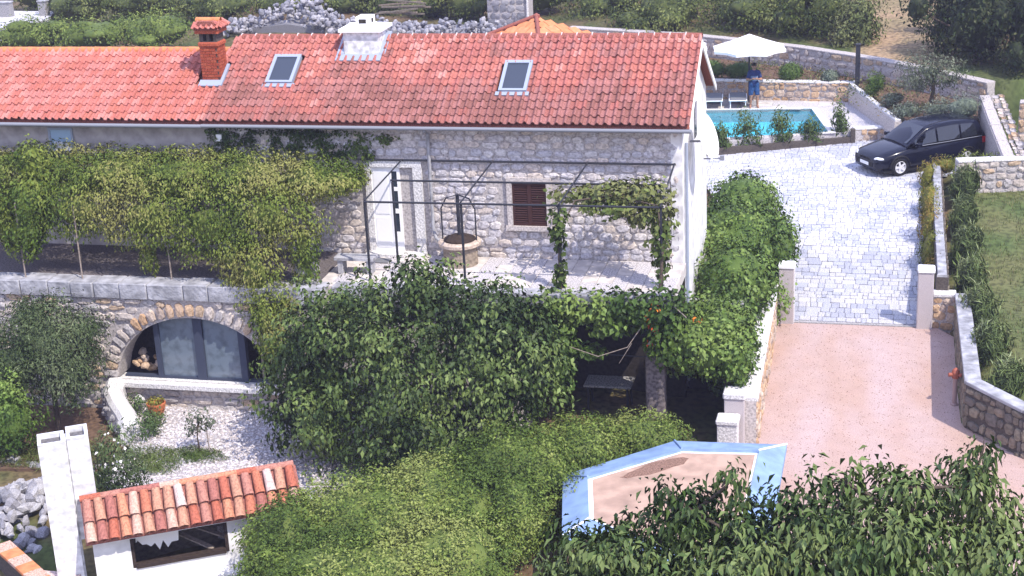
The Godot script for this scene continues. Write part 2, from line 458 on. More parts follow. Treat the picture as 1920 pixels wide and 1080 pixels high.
# rubble masonry on the plane through o spanned by u (along) and w (up); each stone a part, those past the limit one part of kind stuff
func stones(parent: Node, o: Vector3, u: Vector3, w: Vector3, W: float, H: float, cw: float, ch: float, mats: String, nm: int, limit: int, proud := 0.03, keep = null, first = null, called := "stone"):
	var n := u.cross(w).normalized()
	var list: Array = []
	var y := 0.0
	while y < H - 0.02:
		var h := minf(ch * rng.randf_range(0.75, 1.3), H - y)
		if H - y - h < ch * 0.4: h = H - y
		var x := -rng.randf() * cw * 0.4
		while x < W:
			var sw := cw * rng.randf_range(0.55, 1.5)
			var x0 := maxf(x, 0.0)
			var x1 := minf(x + sw, W)
			x += sw
			if x1 - x0 < 0.05: continue
			var hh := h * rng.randf_range(0.8, 1.22)
			if keep != null and not keep.call((x0 + x1) / 2, y + h / 2, (x1 - x0), h): continue
			list.append([(x0 + x1) / 2, y + h / 2 + rng.randf_range(-.035, .035), (x1 - x0) * 1.02, hh, rng.randi() % 12, rng.randi() % nm, rng.randf_range(-0.16, 0.16), proud * rng.randf_range(0.6, 1.7)])
		y += h
	if first != null: list.sort_custom(func(a, b): return first.call(a[0], a[1]) < first.call(b[0], b[1]))
	var rest := MB.new()
	for k in list.size():
		var s: Array = list[k]
		var uu := u * cos(s[6]) + w * sin(s[6])
		var ww := -u * sin(s[6]) + w * cos(s[6])
		var tf := Transform3D(Basis(uu * s[2], ww * s[3], n * s[7]), o + u * s[0] + w * s[1])
		if k < limit: put(called, unit_mesh(stone_meshes, s[4]), M[mats + str(s[5])], parent, tf)
		else: rest.add(stone_meshes[s[4]], tf, M[mats + str(s[5])].albedo_color.srgb_to_linear())
	if rest.v.size(): stuff(obj("masonry", rest, M.tinted, parent))
func pick(prefix: String, n: int) -> Material: return M[prefix + str(rng.randi() % n)]
func rocks(parent: Node, pts: Array, mats := "rock", nm := 4, limit := 300, called := "rock"):   # pts: [Vector3, size]
	var rest := MB.new()
	for k in pts.size():
		var s: float = pts[k][1]
		var bs := Basis.from_euler(Vector3(rng.randf() * TAU, rng.randf() * TAU, rng.randf() * TAU)) * Basis.from_scale(Vector3(s * rng.randf_range(.8, 1.4), s * rng.randf_range(.55, .9), s * rng.randf_range(.8, 1.2)))
		var m := rng.randi() % nm
		if k < limit: put(called, unit_mesh(rock_meshes, rng.randi() % 8), M[mats + str(m)], parent, Transform3D(bs, pts[k][0]))
		else: rest.add(rock_meshes[rng.randi() % 8], Transform3D(bs, pts[k][0]), M[mats + str(m)].albedo_color.srgb_to_linear())
	if rest.v.size(): stuff(obj("rubble", rest, M.tinted, parent))
# a straight wall between two points, faced with stones on the chosen sides
func wall_body(a: Vector3, b: Vector3, y0: float, thick: float) -> MB:   # a and b lie on the top edge nearest the viewer; the body goes behind
	var m := MB.new()
	var d := Vector3(b.x - a.x, 0, b.z - a.z).normalized()
	var back := Vector3(d.z, 0, -d.x) * thick
	var lo := [Vector3(a.x, y0, a.z), Vector3(b.x, y0, b.z)]
	m.quad(lo[0], lo[1], b, a)
	m.quad(a, b, b + back, a + back)
	m.quad(lo[1] + back, lo[0] + back, a + back, b + back)
	m.quad(lo[0] + back, lo[0], a, a + back)
	m.quad(lo[1], lo[1] + back, b + back, b)
	return m

# ---------------------------------------------------------------- the lie of the land
func table(rows: Array, x: float) -> float:
	for k in rows.size() - 1:
		if x <= rows[k + 1].x:
			return lerpf(rows[k].y, rows[k + 1].y, clampf((x - rows[k].x) / (rows[k + 1].x - rows[k].x), 0, 1))
	return rows[-1].y
func drive_y(z: float) -> float:
	return table([Vector2(-30, -2.2), Vector2(-22, -2.3), Vector2(-17, -2.42), Vector2(-13, -2.7), Vector2(-5.3, -3.45), Vector2(0, -3.6), Vector2(5, -3.8), Vector2(12, -4.3), Vector2(22, -5.6)], z)
func wall_z(x: float) -> float:
	return table([Vector2(-10, -34.3), Vector2(-3.75, -32.3), Vector2(1.05, -29.5), Vector2(4.13, -27.1), Vector2(6.37, -24.85), Vector2(8.4, -22.95), Vector2(14, -22.0)], x)
func ground_y(x: float, z: float) -> float:
	var d := drive_y(z)
	var left := table([Vector2(-30, -0.9), Vector2(-6, -1.2), Vector2(-4.8, -3.45), Vector2(8, -3.5), Vector2(13, -4.3), Vector2(22, -5.8)], z)
	var y := lerpf(left, d - 0.14, smoothstep(-1.6, 0.4, x) if z > -8.0 else smoothstep(-8.0, -6.0, x))
	var fx := table([Vector2(-30, 6.75), Vector2(0.95, 7.0), Vector2(2.35, 8.25), Vector2(3.6, 10.4), Vector2(5, 15), Vector2(8, 40)], z)
	if x > fx: y = lerpf(y, d + 0.05 + 0.65 * smoothstep(-9.0, -3.0, z) + 0.05 * minf(x - 7.0, 4.0) * smoothstep(-6.0, 0.0, z), smoothstep(fx, fx + 0.3, x))
	if x < 5.2 and x > -5.0 and z < -19.6 and z > -26.0: y = -3.9
	var wz := wall_z(x) - 0.2
	if z < wz:
		var b := lerpf(-0.75, -0.45, smoothstep(-12.0, -8.0, x)) + 0.05 * minf(wz - z, 40.0) * (0.4 if x < -10.0 else 1.0)
		y = lerpf(y, b, clampf((wz - z) / 0.4, 0, 1))
	return y + 0.05 * nz.get_noise_2d(x * 25.0, z * 25.0)
func in_poly(p: Vector2, poly: PackedVector2Array) -> bool: return Geometry2D.is_point_in_polygon(p, poly)

func build_ground():
	var xs: Array = [-900.0, -300.0, -120.0, -80.0, -60.0]
	var x := -50.0
	while x < 24.0:
		xs.append(x); x += 0.45 if x > -18.0 and x < 10.5 else 1.2
	xs.append_array([26.0, 32.0, 45.0, 80.0, 200.0, 900.0])
	var zs: Array = [-1500.0, -500.0, -200.0, -120.0, -90.0]
	x = -75.0
	while x < 26.0:
		zs.append(x); x += 0.45 if x > -34.0 and x < 14.0 else 1.2
	zs.append_array([30.0, 38.0, 50.0, 90.0, 300.0])
	var b := MB.new()
	for z in zs:
		for q in xs:
			var y := ground_y(clampf(q, -50, 24), clampf(z, -75, 26))
			if z > 26.0: y -= minf((z - 26.0) * 0.1, 4.0)
			if absf(q) > 60.0 or z < -80.0: y += minf(maxf(absf(q) - 60.0, -80.0 - z) * 0.06, 25.0)
			b.v.append(Vector3(q, y, z))
			var e := 0.3
			b.n.append(Vector3(ground_y(q - e, z) - ground_y(q + e, z), 2 * e, ground_y(q, z - e) - ground_y(q, z + e)).normalized() if absf(q) < 50 and absf(z) < 70 else Vector3.UP)
			var g := clampf(0.5 + nz.get_noise_2d(q * 9.0, z * 9.0) * 1.3, 0, 1)
			var col := Color(.17, .11, .065).lerp(Color(.075, .10, .03), g)
			if z < -24.0 and q > 3.2 and q < 7.4: col = Color(.36, .25, .15).lerp(Color(.24, .19, .10), g)
			if q > 7.0 and z > -26.0: col = Color(.085, .12, .038).lerp(Color(.135, .14, .055), g)
			b.c.append(col); b.t.append(Vector2.ZERO)
	var w := xs.size()
	for a in zs.size() - 1:
		for s in w - 1:
			var k := a * w + s
			for q in [k, k + 1, k + w + 1, k, k + w + 1, k + w]: b.i.append(q)
	struct("ground", b, M.ground)

func strip(rows: Array, lift: float, y_of: Callable) -> MB:   # rows: [z, x0, x1] from far to near
	var b := MB.new()
	for k in rows.size() - 1:
		var steps := 4
		for s in steps:
			var f0 := float(s) / steps
			var f1 := float(s + 1) / steps
			var z0 := lerpf(rows[k][0], rows[k + 1][0], f0)
			var z1 := lerpf(rows[k][0], rows[k + 1][0], f1)
			var a0 := lerpf(rows[k][1], rows[k + 1][1], f0)
			var a1 := lerpf(rows[k][1], rows[k + 1][1], f1)
			var b0 := lerpf(rows[k][2], rows[k + 1][2], f0)
			var b1 := lerpf(rows[k][2], rows[k + 1][2], f1)
			b.quad(Vector3(a1, y_of.call(z1) + lift, z1), Vector3(b1, y_of.call(z1) + lift, z1), Vector3(b0, y_of.call(z0) + lift, z0), Vector3(a0, y_of.call(z0) + lift, z0))
	return b

func build_drive():
	var gr := MB.new()
	var gz := -5.3
	var edge := [[-5.3, 1.9, 6.35], [-4.6, 1.95, 6.85], [1.0, 2.0, 7.05], [2.4, 1.9, 8.4], [3.6, 1.3, 10.4], [5.0, 1.1, 15.0], [8.0, 1.0, 22.0], [16.0, 1.0, 22.0]]
	var line := 0
	while gz < 16.0:
		var q := 0
		while q < edge.size() - 2 and edge[q + 1][0] <= gz: q += 1
		var f: float = clampf((gz - edge[q][0]) / (edge[q + 1][0] - edge[q][0]), 0, 1)
		var xa: float = lerpf(edge[q][1], edge[q + 1][1], f)
		var xb: float = lerpf(edge[q][2], edge[q + 1][2], f)
		for c in 31:
			var x := lerpf(xa, xb, c / 30.0)
			gr.v.append(Vector3(x, drive_y(gz), gz)); gr.n.append(Vector3.UP); gr.t.append(Vector2.ZERO)
			var m := clampf(0.5 + 1.3 * nz.get_noise_2d(x * 20.0 + 300.0, gz * 7.0), 0, 1)      # raked and driven-over patches
			m = clampf(m * 0.7 + 0.45 * exp(-pow((x - 3.3 - 0.03 * gz) / 0.38, 2)) + 0.45 * exp(-pow((x - 5.0 - 0.06 * gz) / 0.38, 2)), 0, 1)      # paler wheel tracks
			gr.c.append(Color(.44, .30, .24).lerp(Color(.48, .36, .335), m) * (1.0 + 0.09 * nz.get_noise_2d(x * 60.0, gz * 60.0)))
			if line > 0 and c > 0:
				var k := line * 31 + c
				for z in [k - 32, k - 31, k, k - 32, k, k - 1]: gr.i.append(z)
		line += 1
		gz += 0.12 if gz < 5.0 else 0.5
	struct("gravel_drive", gr, M.gravel)
	var b := MB.new()                                       # loose chippings
	for k in 3500:
		var z := rng.randf_range(-5.2, 5.0)
		var px := rng.randf_range(2.1, 6.8 + maxf(0, z - 1.0) * 1.1)
		var s := rng.randf_range(0.012, 0.035)
		b.add(rock_meshes[rng.randi() % 8], Transform3D(Basis.from_euler(Vector3(rng.randf() * 6, rng.randf() * 6, 0)) * Basis.from_scale(Vector3(s, s * 0.7, s)), Vector3(px, drive_y(z) + 0.004, z)), [Color(.46, .33, .27), Color(.56, .43, .38), Color(.38, .27, .23)][k % 3])
	stuff(obj("chippings", b, M.tinted, get_node("gravel_drive")))
	var rows := [[-22.9, 3.6, 6.2], [-22.0, 3.4, 8.4], [-21.2, 2.3, 8.5], [-20.2, 0.2, 8.6], [-19.4, -1.9, 8.6], [-18.2, -2.6, 8.5], [-17.6, -2.2, 6.9], [-17.2, -1.8, 5.98], [-14.0, -0.6, 5.96], [-11.0, 1.0, 5.95], [-5.25, 2.1, 6.1]]
	var base := strip(rows, -0.02, drive_y)
	var paved := struct("paved_drive", base, M.joint)
	var lip := MB.new()
	lip.box(Vector3(2.3, drive_y(-5.25) - 0.1, -5.33), Vector3(6.05, drive_y(-5.25) + 0.02, -5.24))
	obj("edging", lip, M.concrete, paved)
	var um: Array = []
	for k in 6:
		var m := MB.new()
		m.bevel(Vector3(-.5, -.5, -.5), Vector3(.5, .5 + rng.randf_range(-.08, .08), .5), 0.07, Transform3D(Basis.from_euler(Vector3(rng.randf_range(-.015, .015), 0, rng.randf_range(-.015, .015))), Vector3.ZERO))
		um.append(m)
	var list: Array = []
	var z := -5.42
	while z > -22.8:
		var dz := rng.randf_range(0.19, 0.33)
		var zc := z - dz / 2
		var k := 0
		while k < rows.size() - 2 and rows[k + 1][0] < zc: k += 1
		var f: float = (zc - rows[k][0]) / (rows[k + 1][0] - rows[k][0])
		var xa: float = lerpf(rows[k][1], rows[k + 1][1], f)
		var xb: float = lerpf(rows[k][2], rows[k + 1][2], f)
		var px := xa + rng.randf() * 0.1
		while px < xb - 0.1:
			var dx := rng.randf_range(0.15, 0.42)
			if nz.get_noise_2d(px * 40.0, zc * 40.0) > 0.25: dx *= 0.7
			list.append([px + dx / 2, zc + rng.randf_range(-.015, .015), dx - 0.015, dz - 0.015])
			px += dx
		z -= dz
	var rest := MB.new()
	for k in list.size():
		var q: Array = list[k]
		var slope := atan2(drive_y(q[1] + 0.1) - drive_y(q[1] - 0.1), 0.2)
		var tf := Transform3D(Basis.from_euler(Vector3(-slope, rng.randf_range(-.03, .03), 0)) * Basis.from_scale(Vector3(q[2], 0.07, q[3])), Vector3(q[0], drive_y(q[1]) - 0.015 + rng.randf_range(-.004, .004), q[1]))
		var tone := int(clampf(2.6 + nz.get_noise_2d(q[0] * 22.0 + 90.0, q[1] * 22.0) * 4.5 + rng.randfn() * 1.1, 0, 5))
		tone = [4, 1, 0, 3, 2, 5][tone]
		if k < 300: put("paver", unit_mesh_of(um, k % 6, "paver"), M["paver%d" % tone], paved, tf)
		else: rest.add(um[k % 6], tf, M["paver%d" % tone].albedo_color.srgb_to_linear())
	stuff(obj("paving", rest, M.tinted, paved))
func unit_mesh_of(list: Array, k: int, key: String) -> ArrayMesh:
	var kk := key + str(k)
	if not unit_cache.has(kk): unit_cache[kk] = (list[k] as MB).mesh()
	return unit_cache[kk]

# ---------------------------------------------------------------- roof tiles
func tile_mesh(width: float, length: float, roll: float, k: int) -> MB:   # x across, y off the roof, z down the slope, centred
	var b := MB.new()
	var px := [-.5, -.34, -.14, .0, .1, .25, .4, .5]
	var py := [.25, .06, .0, .2, .7, 1.0, .7, .25]
	var top: Array = []
	var bot: Array = []
	for q in px.size():
		top.append(Vector3(px[q] * width * 1.02, py[q] * roll, -length * 0.5))
		bot.append(Vector3(px[q] * width * 1.02, py[q] * roll + 0.026 + 0.004 * k, length * 0.53))
	for q in px.size() - 1:
		b.quad(bot[q], bot[q + 1], top[q + 1], top[q])
		b.quad(bot[q] - Vector3(0, .028, 0), bot[q + 1] - Vector3(0, .028, 0), bot[q + 1], bot[q])
	return b
func tile_roof(parent: Node, xr: float, xl: float, ye: float, ze: float, yr: float, zr: float, cols: int, rows: int, mats: String, nm: int, limit: int, skip: Array, dark := 0.0):
	var down := Vector3(0, ye - yr, ze - zr)
	var len := down.length()
	down = down.normalized()
	var up := Vector3(0, down.z, -down.y)
	var cw := (xr - xl) / cols
	var rl := len / rows
	var um: Array = []
	for k in 3: um.append(tile_mesh(cw, rl, 0.085, k))
	var rest := MB.new()
	var n := 0
	for r in rows:
		for c in cols:
			var x := xr - (c + 0.5) * cw
			var p := Vector3(x, ye, ze) - down * (r + 0.5) * rl
			var hid := false
			for s in skip:
				if x > s[0] and x < s[1] and p.z < s[2] and p.z > s[3]: hid = true
			if hid: continue
			var tf := Transform3D(Basis(Vector3.RIGHT, up, down) * Basis.from_euler(Vector3(rng.randf_range(-.02, .02), rng.randf_range(-.035, .035), rng.randf_range(-.03, .03))), p + down * rng.randf_range(-.012, .012) + up * (0.015 + rng.randf_range(-.006, .006)))
			var m := rng.randi() % nm
			if dark > 0.0:                                  # weathering: older, browner tiles low down and to the right, fresh ones near the ridge
				var f := nz.get_noise_2d(x * 14.0, r * 5.0) * 1.4 + float(r) / rows * 1.3 + (-x - 4.0) * 0.03 + rng.randfn() * 0.35
				m = [7, 3, 5, 1, 0, 4, 2, 6][int(clampf(1.6 + f * 3.0, 0, 7))]
			if n < limit: put("tile", unit_mesh_of(um, n % 3, "tile%s" % mats), M[mats + str(m)], parent, tf)
			else: rest.add(um[n % 3], tf, M[mats + str(m)].albedo_color.srgb_to_linear())
			n += 1
	if rest.v.size(): stuff(obj("tiling", rest, M.tinted, parent))
func half_tube(len: float, r: float) -> MB:                # a ridge tile lying along x
	var b := MB.new()
	var n := 7
	for q in n:
		var a0 := PI * q / n
		var a1 := PI * (q + 1) / n
		b.quad(Vector3(-len / 2, r * sin(a0), r * cos(a0)), Vector3(len / 2, r * 1.08 * sin(a0), r * 1.08 * cos(a0)), Vector3(len / 2, r * 1.08 * sin(a1), r * 1.08 * cos(a1)), Vector3(-len / 2, r * sin(a1), r * cos(a1)))
		b.quad(Vector3(len / 2, 0.7 * r * sin(a0), 0.7 * r * cos(a0)), Vector3(len / 2, 0.7 * r * sin(a1), 0.7 * r * cos(a1)), Vector3(len / 2, r * 1.08 * sin(a1), r * 1.08 * cos(a1)), Vector3(len / 2, r * 1.08 * sin(a0), r * 1.08 * cos(a0)))
	return b
const ROOF_SLOPE := 0.6185
func on_roof(x: float, z: float, lift := 0.0) -> Vector3: return Vector3(x, 3.58 - (z - 0.35) * ROOF_SLOPE + lift * 0.85, z + lift * 0.52)

func build_house():
	var h := thing("stone_house", "long two storey stone house with weathered red tiled roof and two skylights", "house")
	var b := MB.new()
	b.box(Vector3(-12.3, -3.6, -4.95), Vector3(-0.02, 3.42, -0.03))
	obj("wall", b, M.mortar, h)
	b = MB.new()                                            # whitewashed gable end
	b.slab([Vector2(0, -3.6), Vector2(4.95, -3.6), Vector2(4.95, 3.4), Vector2(2.35, 5.02), Vector2(0, 3.5)], Vector3(0.03, 0, 0.0), Vector3(0, 0, -1), Vector3(0, 1, 0), 0.28)
	obj("gable_wall", b, M.plaster_white, h).set_meta("label", "whitewashed gable end wall")
	b = MB.new()
	b.box(Vector3(0.025, 2.6, -2.75), Vector3(0.05, 3.5, -2.35))
	obj("gable_window", b, M.glass_dark, h)
	b = MB.new()
	b.tube([Vector3(0.09, 3.0, -0.35), Vector3(0.09, -3.3, -0.35)], [0.04], 8)
	obj("gable_pipe", b, M.zinc_pale, h)
	# masonry of the facade, with the door and the shuttered window left open
	var keep := func(x: float, y: float, w: float, hh: float) -> bool:
		var gx := x - 12.3
		if gx > -8.2 - w / 2 and gx < -6.62 + w / 2 and y < 2.52 + hh * 0.3: return false
		return not (gx > -4.45 - w / 2 and gx < -3.25 + w / 2 and y > 0.75 - hh / 2 and y < 2.1 + hh / 2)
	var first := func(x: float, y: float) -> float: return 0.0 if x > 4.0 or y > 2.3 else 1.0
	stones(h, Vector3(-12.3, 0.0, -0.03), Vector3.RIGHT, Vector3.UP, 12.25, 3.42, 0.32, 0.18, "stone", 6, 300, 0.033, keep, first)
	# roof: sheathing, tiles, ridge
	b = MB.new()
	b.slab([Vector2(-0.33, 3.52), Vector2(2.35, 5.19), Vector2(5.3, 3.42), Vector2(5.3, 3.34), Vector2(2.35, 5.08), Vector2(-0.33, 3.42)], Vector3(0.24, 0, 0), Vector3(0, 0, -1), Vector3(0, 1, 0), 12.58)
	obj("roof", b, M.ridge_clay, h)
	var roof := h.get_node("roof")
	tile_roof(h, 0.26, -12.33, 3.58, 0.37, 5.25, -2.35, 63, 12, "clay", 8, 300, [[-4.72, -3.86, -0.6, -1.5], [-11.02, -10.18, -0.8, -1.68], [-9.22, -8.1, -1.75, -2.6], [-12.7, -12.2, -0.8, -1.5]], 1.0)
	var rt := half_tube(0.41, 0.13)
	for k in 31: put("ridge_tile", unit_mesh_of([rt], 0, "ridge"), M.ridge_clay, roof, Transform3D(Basis.from_euler(Vector3(0, PI, 0)), Vector3(0.05 - k * 0.4, 5.2, -2.38)))
	for k in 31:                                            # mortar between the ridge tiles
		var j := MB.new()
		j.tube([Vector3(-0.16 - k * 0.4, 5.2, -2.25), Vector3(-0.16 - k * 0.4, 5.31, -2.3), Vector3(-0.16 - k * 0.4, 5.345, -2.38), Vector3(-0.16 - k * 0.4, 5.31, -2.46)], [0.02], 5)
		if k in [20, 14, 17, 6]: j.tube([Vector3(-0.16 - k * 0.4, 5.19, -2.24), Vector3(-0.54 - k * 0.4, 5.19, -2.24)], [0.03], 5)
		obj("mortar", j, M.mortar_pale, roof)
	b = MB.new()                                            # white verge board of the gable
	b.slab([Vector2(-0.2, 3.38), Vector2(2.35, 5.0), Vector2(5.36, 3.2), Vector2(5.36, 3.36), Vector2(2.35, 5.16), Vector2(-0.2, 3.54)], Vector3(0.27, 0, 0), Vector3(0, 0, -1), Vector3(0, 1, 0), 0.035)
	obj("verge_board", b, M.white_paint, h)
	b = MB.new()
	b.tube([Vector3(0.3, 3.47, 0.41), Vector3(-12.35, 3.47, 0.41)], [0.05], 10)
	obj("gutter", b, M.zinc, h)
	b = MB.new()
	b.tube([Vector3(-6.38, 3.42, 0.4), Vector3(-6.38, 3.25, 0.1), Vector3(-6.38, 0.75, 0.1), Vector3(-6.3, 0.55, 0.2), Vector3(-6.05, 0.42, 0.4)], [0.045], 10)
	obj("downpipe", b, M.coping, h)
	# skylights
	for s in [[-4.65, -3.93, -0.57, -1.5], [-10.96, -10.22, -0.79, -1.68]]:
		var up := Vector3(0, 0.85, 0.526)
		var dn := Vector3(0, -0.526, 0.85)
		var o := on_roof((s[0] + s[1]) / 2, (s[2] + s[3]) / 2, 0.05)
		var tf := Transform3D(Basis(Vector3.RIGHT, up, dn), o)
		var hw: float = (s[1] - s[0]) / 2
		var hl: float = (s[2] - s[3]) / 2 / 0.85
		b = MB.new()
		for q in [[-hw, -hw + .085, -hl, hl], [hw - .085, hw, -hl, hl], [-hw + .085, hw - .085, -hl, -hl + .1], [-hw + .085, hw - .085, hl - .07, hl]]: b.box(Vector3(q[0], -0.05, q[2]), Vector3(q[1], 0.075, q[3]), tf)
		b.box(Vector3(-hw - .07, -0.05, hl), Vector3(hw + .07, 0.03, hl + .13), tf)
		var fr := obj("skylight", b, M.zinc_pale, h)
		b = MB.new()
		b.box(Vector3(-hw + .085, 0.0, -hl + .1), Vector3(hw - .085, 0.045, hl - .07), tf)
		obj("pane", b, M.glass_sky, fr)
	# white chimney with a slab cap and a small flue block
	b = MB.new()
	b.box(Vector3(-9.06, 4.7, -2.55), Vector3(-8.1, 5.5, -1.72))
	var ch := obj("white_chimney", b, M.white_weathered, h)
	b = MB.new(); b.box(Vector3(-9.16, 5.5, -2.68), Vector3(-8.0, 5.58, -1.62)); obj("cap_slab", b, M.white_paint, ch)
	b = MB.new(); b.box(Vector3(-8.82, 5.58, -2.5), Vector3(-8.36, 5.64, -1.95)); b.box(Vector3(-8.78, 5.64, -2.45), Vector3(-8.4, 5.84, -2.0)); obj("flue", b, M.white_paint, ch)
	b = MB.new(); b.box(Vector3(-8.7, 5.67, -2.0), Vector3(-8.5, 5.78, -1.995)); b.box(Vector3(-8.4, 5.67, -2.3), Vector3(-8.395, 5.78, -2.15)); obj("vent", b, M.dark_void, ch)
	b = MB.new()
	var tfc := Transform3D(Basis(Vector3.RIGHT, Vector3(0, .85, .526), Vector3(0, -.526, .85)), on_roof(-8.6, -1.62, 0.06))
	b.box(Vector3(-.66, -.03, -.12), Vector3(.62, .02, .12), tfc)
	b.box(Vector3(.5, -.03, -1.0), Vector3(.66, .03, -.12), tfc); b.box(Vector3(-.66, -.03, -1.0), Vector3(-.47, .03, -.12), tfc)
	obj("flashing", b, M.zinc_pale, ch)
	# entrance: stone surround, white leaf, a second leaf with three dark panes, reveal
	b = MB.new()
	b.box(Vector3(-8.14, 0, -0.1), Vector3(-7.98, 2.36, 0.06)); b.box(Vector3(-6.86, 0, -0.1), Vector3(-6.62, 2.36, 0.06)); b.box(Vector3(-8.14, 2.36, -0.1), Vector3(-6.62, 2.55, 0.065)); b.box(Vector3(-8.2, -0.02, -0.02), Vector3(-6.6, 0.1, 0.34))
	var door := obj("door", b, M.limewash, h)
	b = MB.new(); b.box(Vector3(-7.98, 0.1, -0.04), Vector3(-7.5, 2.34, 0.0)); b.box(Vector3(-7.93, 0.2, 0.0), Vector3(-7.55, 1.0, 0.012)); b.box(Vector3(-7.93, 1.1, 0.0), Vector3(-7.55, 2.24, 0.012)); obj("leaf", b, M.white_paint, door)
	b = MB.new()
	for q in [[-7.5, -7.45, .1, 2.34], [-7.3, -7.22, .1, 2.34], [-7.45, -7.3, .1, .62], [-7.45, -7.3, 1.12, 1.24], [-7.45, -7.3, 1.72, 1.82], [-7.45, -7.3, 2.24, 2.34]]: b.box(Vector3(q[0], q[2], -0.04), Vector3(q[1], q[3], 0.01))
	obj("narrow_leaf", b, M.white_paint, door)
	for q in [[.62, 1.12], [1.24, 1.72], [1.82, 2.24]]:
		b = MB.new(); b.box(Vector3(-7.45, q[0], -0.03), Vector3(-7.3, q[1], -0.015)); obj("pane", b, M.glass_dark, door)
	b = MB.new(); b.box(Vector3(-7.22, 0.1, -0.12), Vector3(-6.86, 2.36, -0.08)); obj("reveal", b, M.concrete, door)
	# shuttered window
	b = MB.new()
	b.box(Vector3(-4.42, .86, -.05), Vector3(-4.28, 2.0, .05)); b.box(Vector3(-3.4, .86, -.05), Vector3(-3.27, 2.0, .05)); b.box(Vector3(-4.42, 2.0, -.05), Vector3(-3.27, 2.14, .055)); b.box(Vector3(-4.46, .76, -.05), Vector3(-3.24, .88, .1))
	var win := obj("window", b, M.mortar_pale, h)
	for s in 2:
		b = MB.new()
		var x0 := -4.28 + s * 0.44
		for q in [[x0, x0 + .05, .88, 2.0], [x0 + .39, x0 + .44, .88, 2.0], [x0 + .05, x0 + .39, .88, .95], [x0 + .05, x0 + .39, 1.4, 1.46], [x0 + .05, x0 + .39, 1.93, 2.0]]: b.box(Vector3(q[0], q[2], -.02), Vector3(q[1], q[3], .02))
		for k in 16:
			var yy := 0.98 + k * 0.06 + (0.02 if k > 6 else 0.0)
			b.box(Vector3(-.17, -.004, -.02), Vector3(.17, .004, .02), Transform3D(Basis.from_euler(Vector3(0.7, 0, 0)), Vector3(x0 + .22, yy, 0)))
		b.box(Vector3(x0 + .05, .95, -.02), Vector3(x0 + .39, 1.93, -.016))
		obj("shutter", b, M.shutter, win)
	b = MB.new()
	b.box(Vector3(-12.1, 3.0, 0.02), Vector3(-11.95, 3.18, 0.14)); obj("wall_lamp", b, M.white_paint, h)
	# satellite dish on the gable
	var dish := thing("satellite_dish", "large white satellite dish on the white gable end", "satellite dish", Vector3(0.1, 2.85, -1.5))
	b = MB.new()
	var prof: Array = []
	for k in 7: prof.append(Vector2(0.62 * k / 6.0, 0.16 * pow(k / 6.0, 2)))
	b.lathe(prof, Vector3.ZERO, 24)
	put("reflector", b.mesh(), M.white_paint, dish, Transform3D(Basis.from_euler(Vector3(0.5, 0, -1.2)), Vector3(0.25, 0.0, 0)))
	b = MB.new()
	b.tube([Vector3(-0.08, -0.1, 0), Vector3(0.2, -0.1, 0), Vector3(0.26, 0, 0)], [0.03], 8); obj("bracket", b, M.zinc, dish)
	b = MB.new()
	b.tube([Vector3(0.3, -0.5, 0.2), Vector3(0.75, -0.45, 0.3)], [0.018], 6); b.box(Vector3(0.72, -0.5, 0.25), Vector3(0.82, -0.38, 0.36)); obj("feed_arm", b, M.zinc, dish)

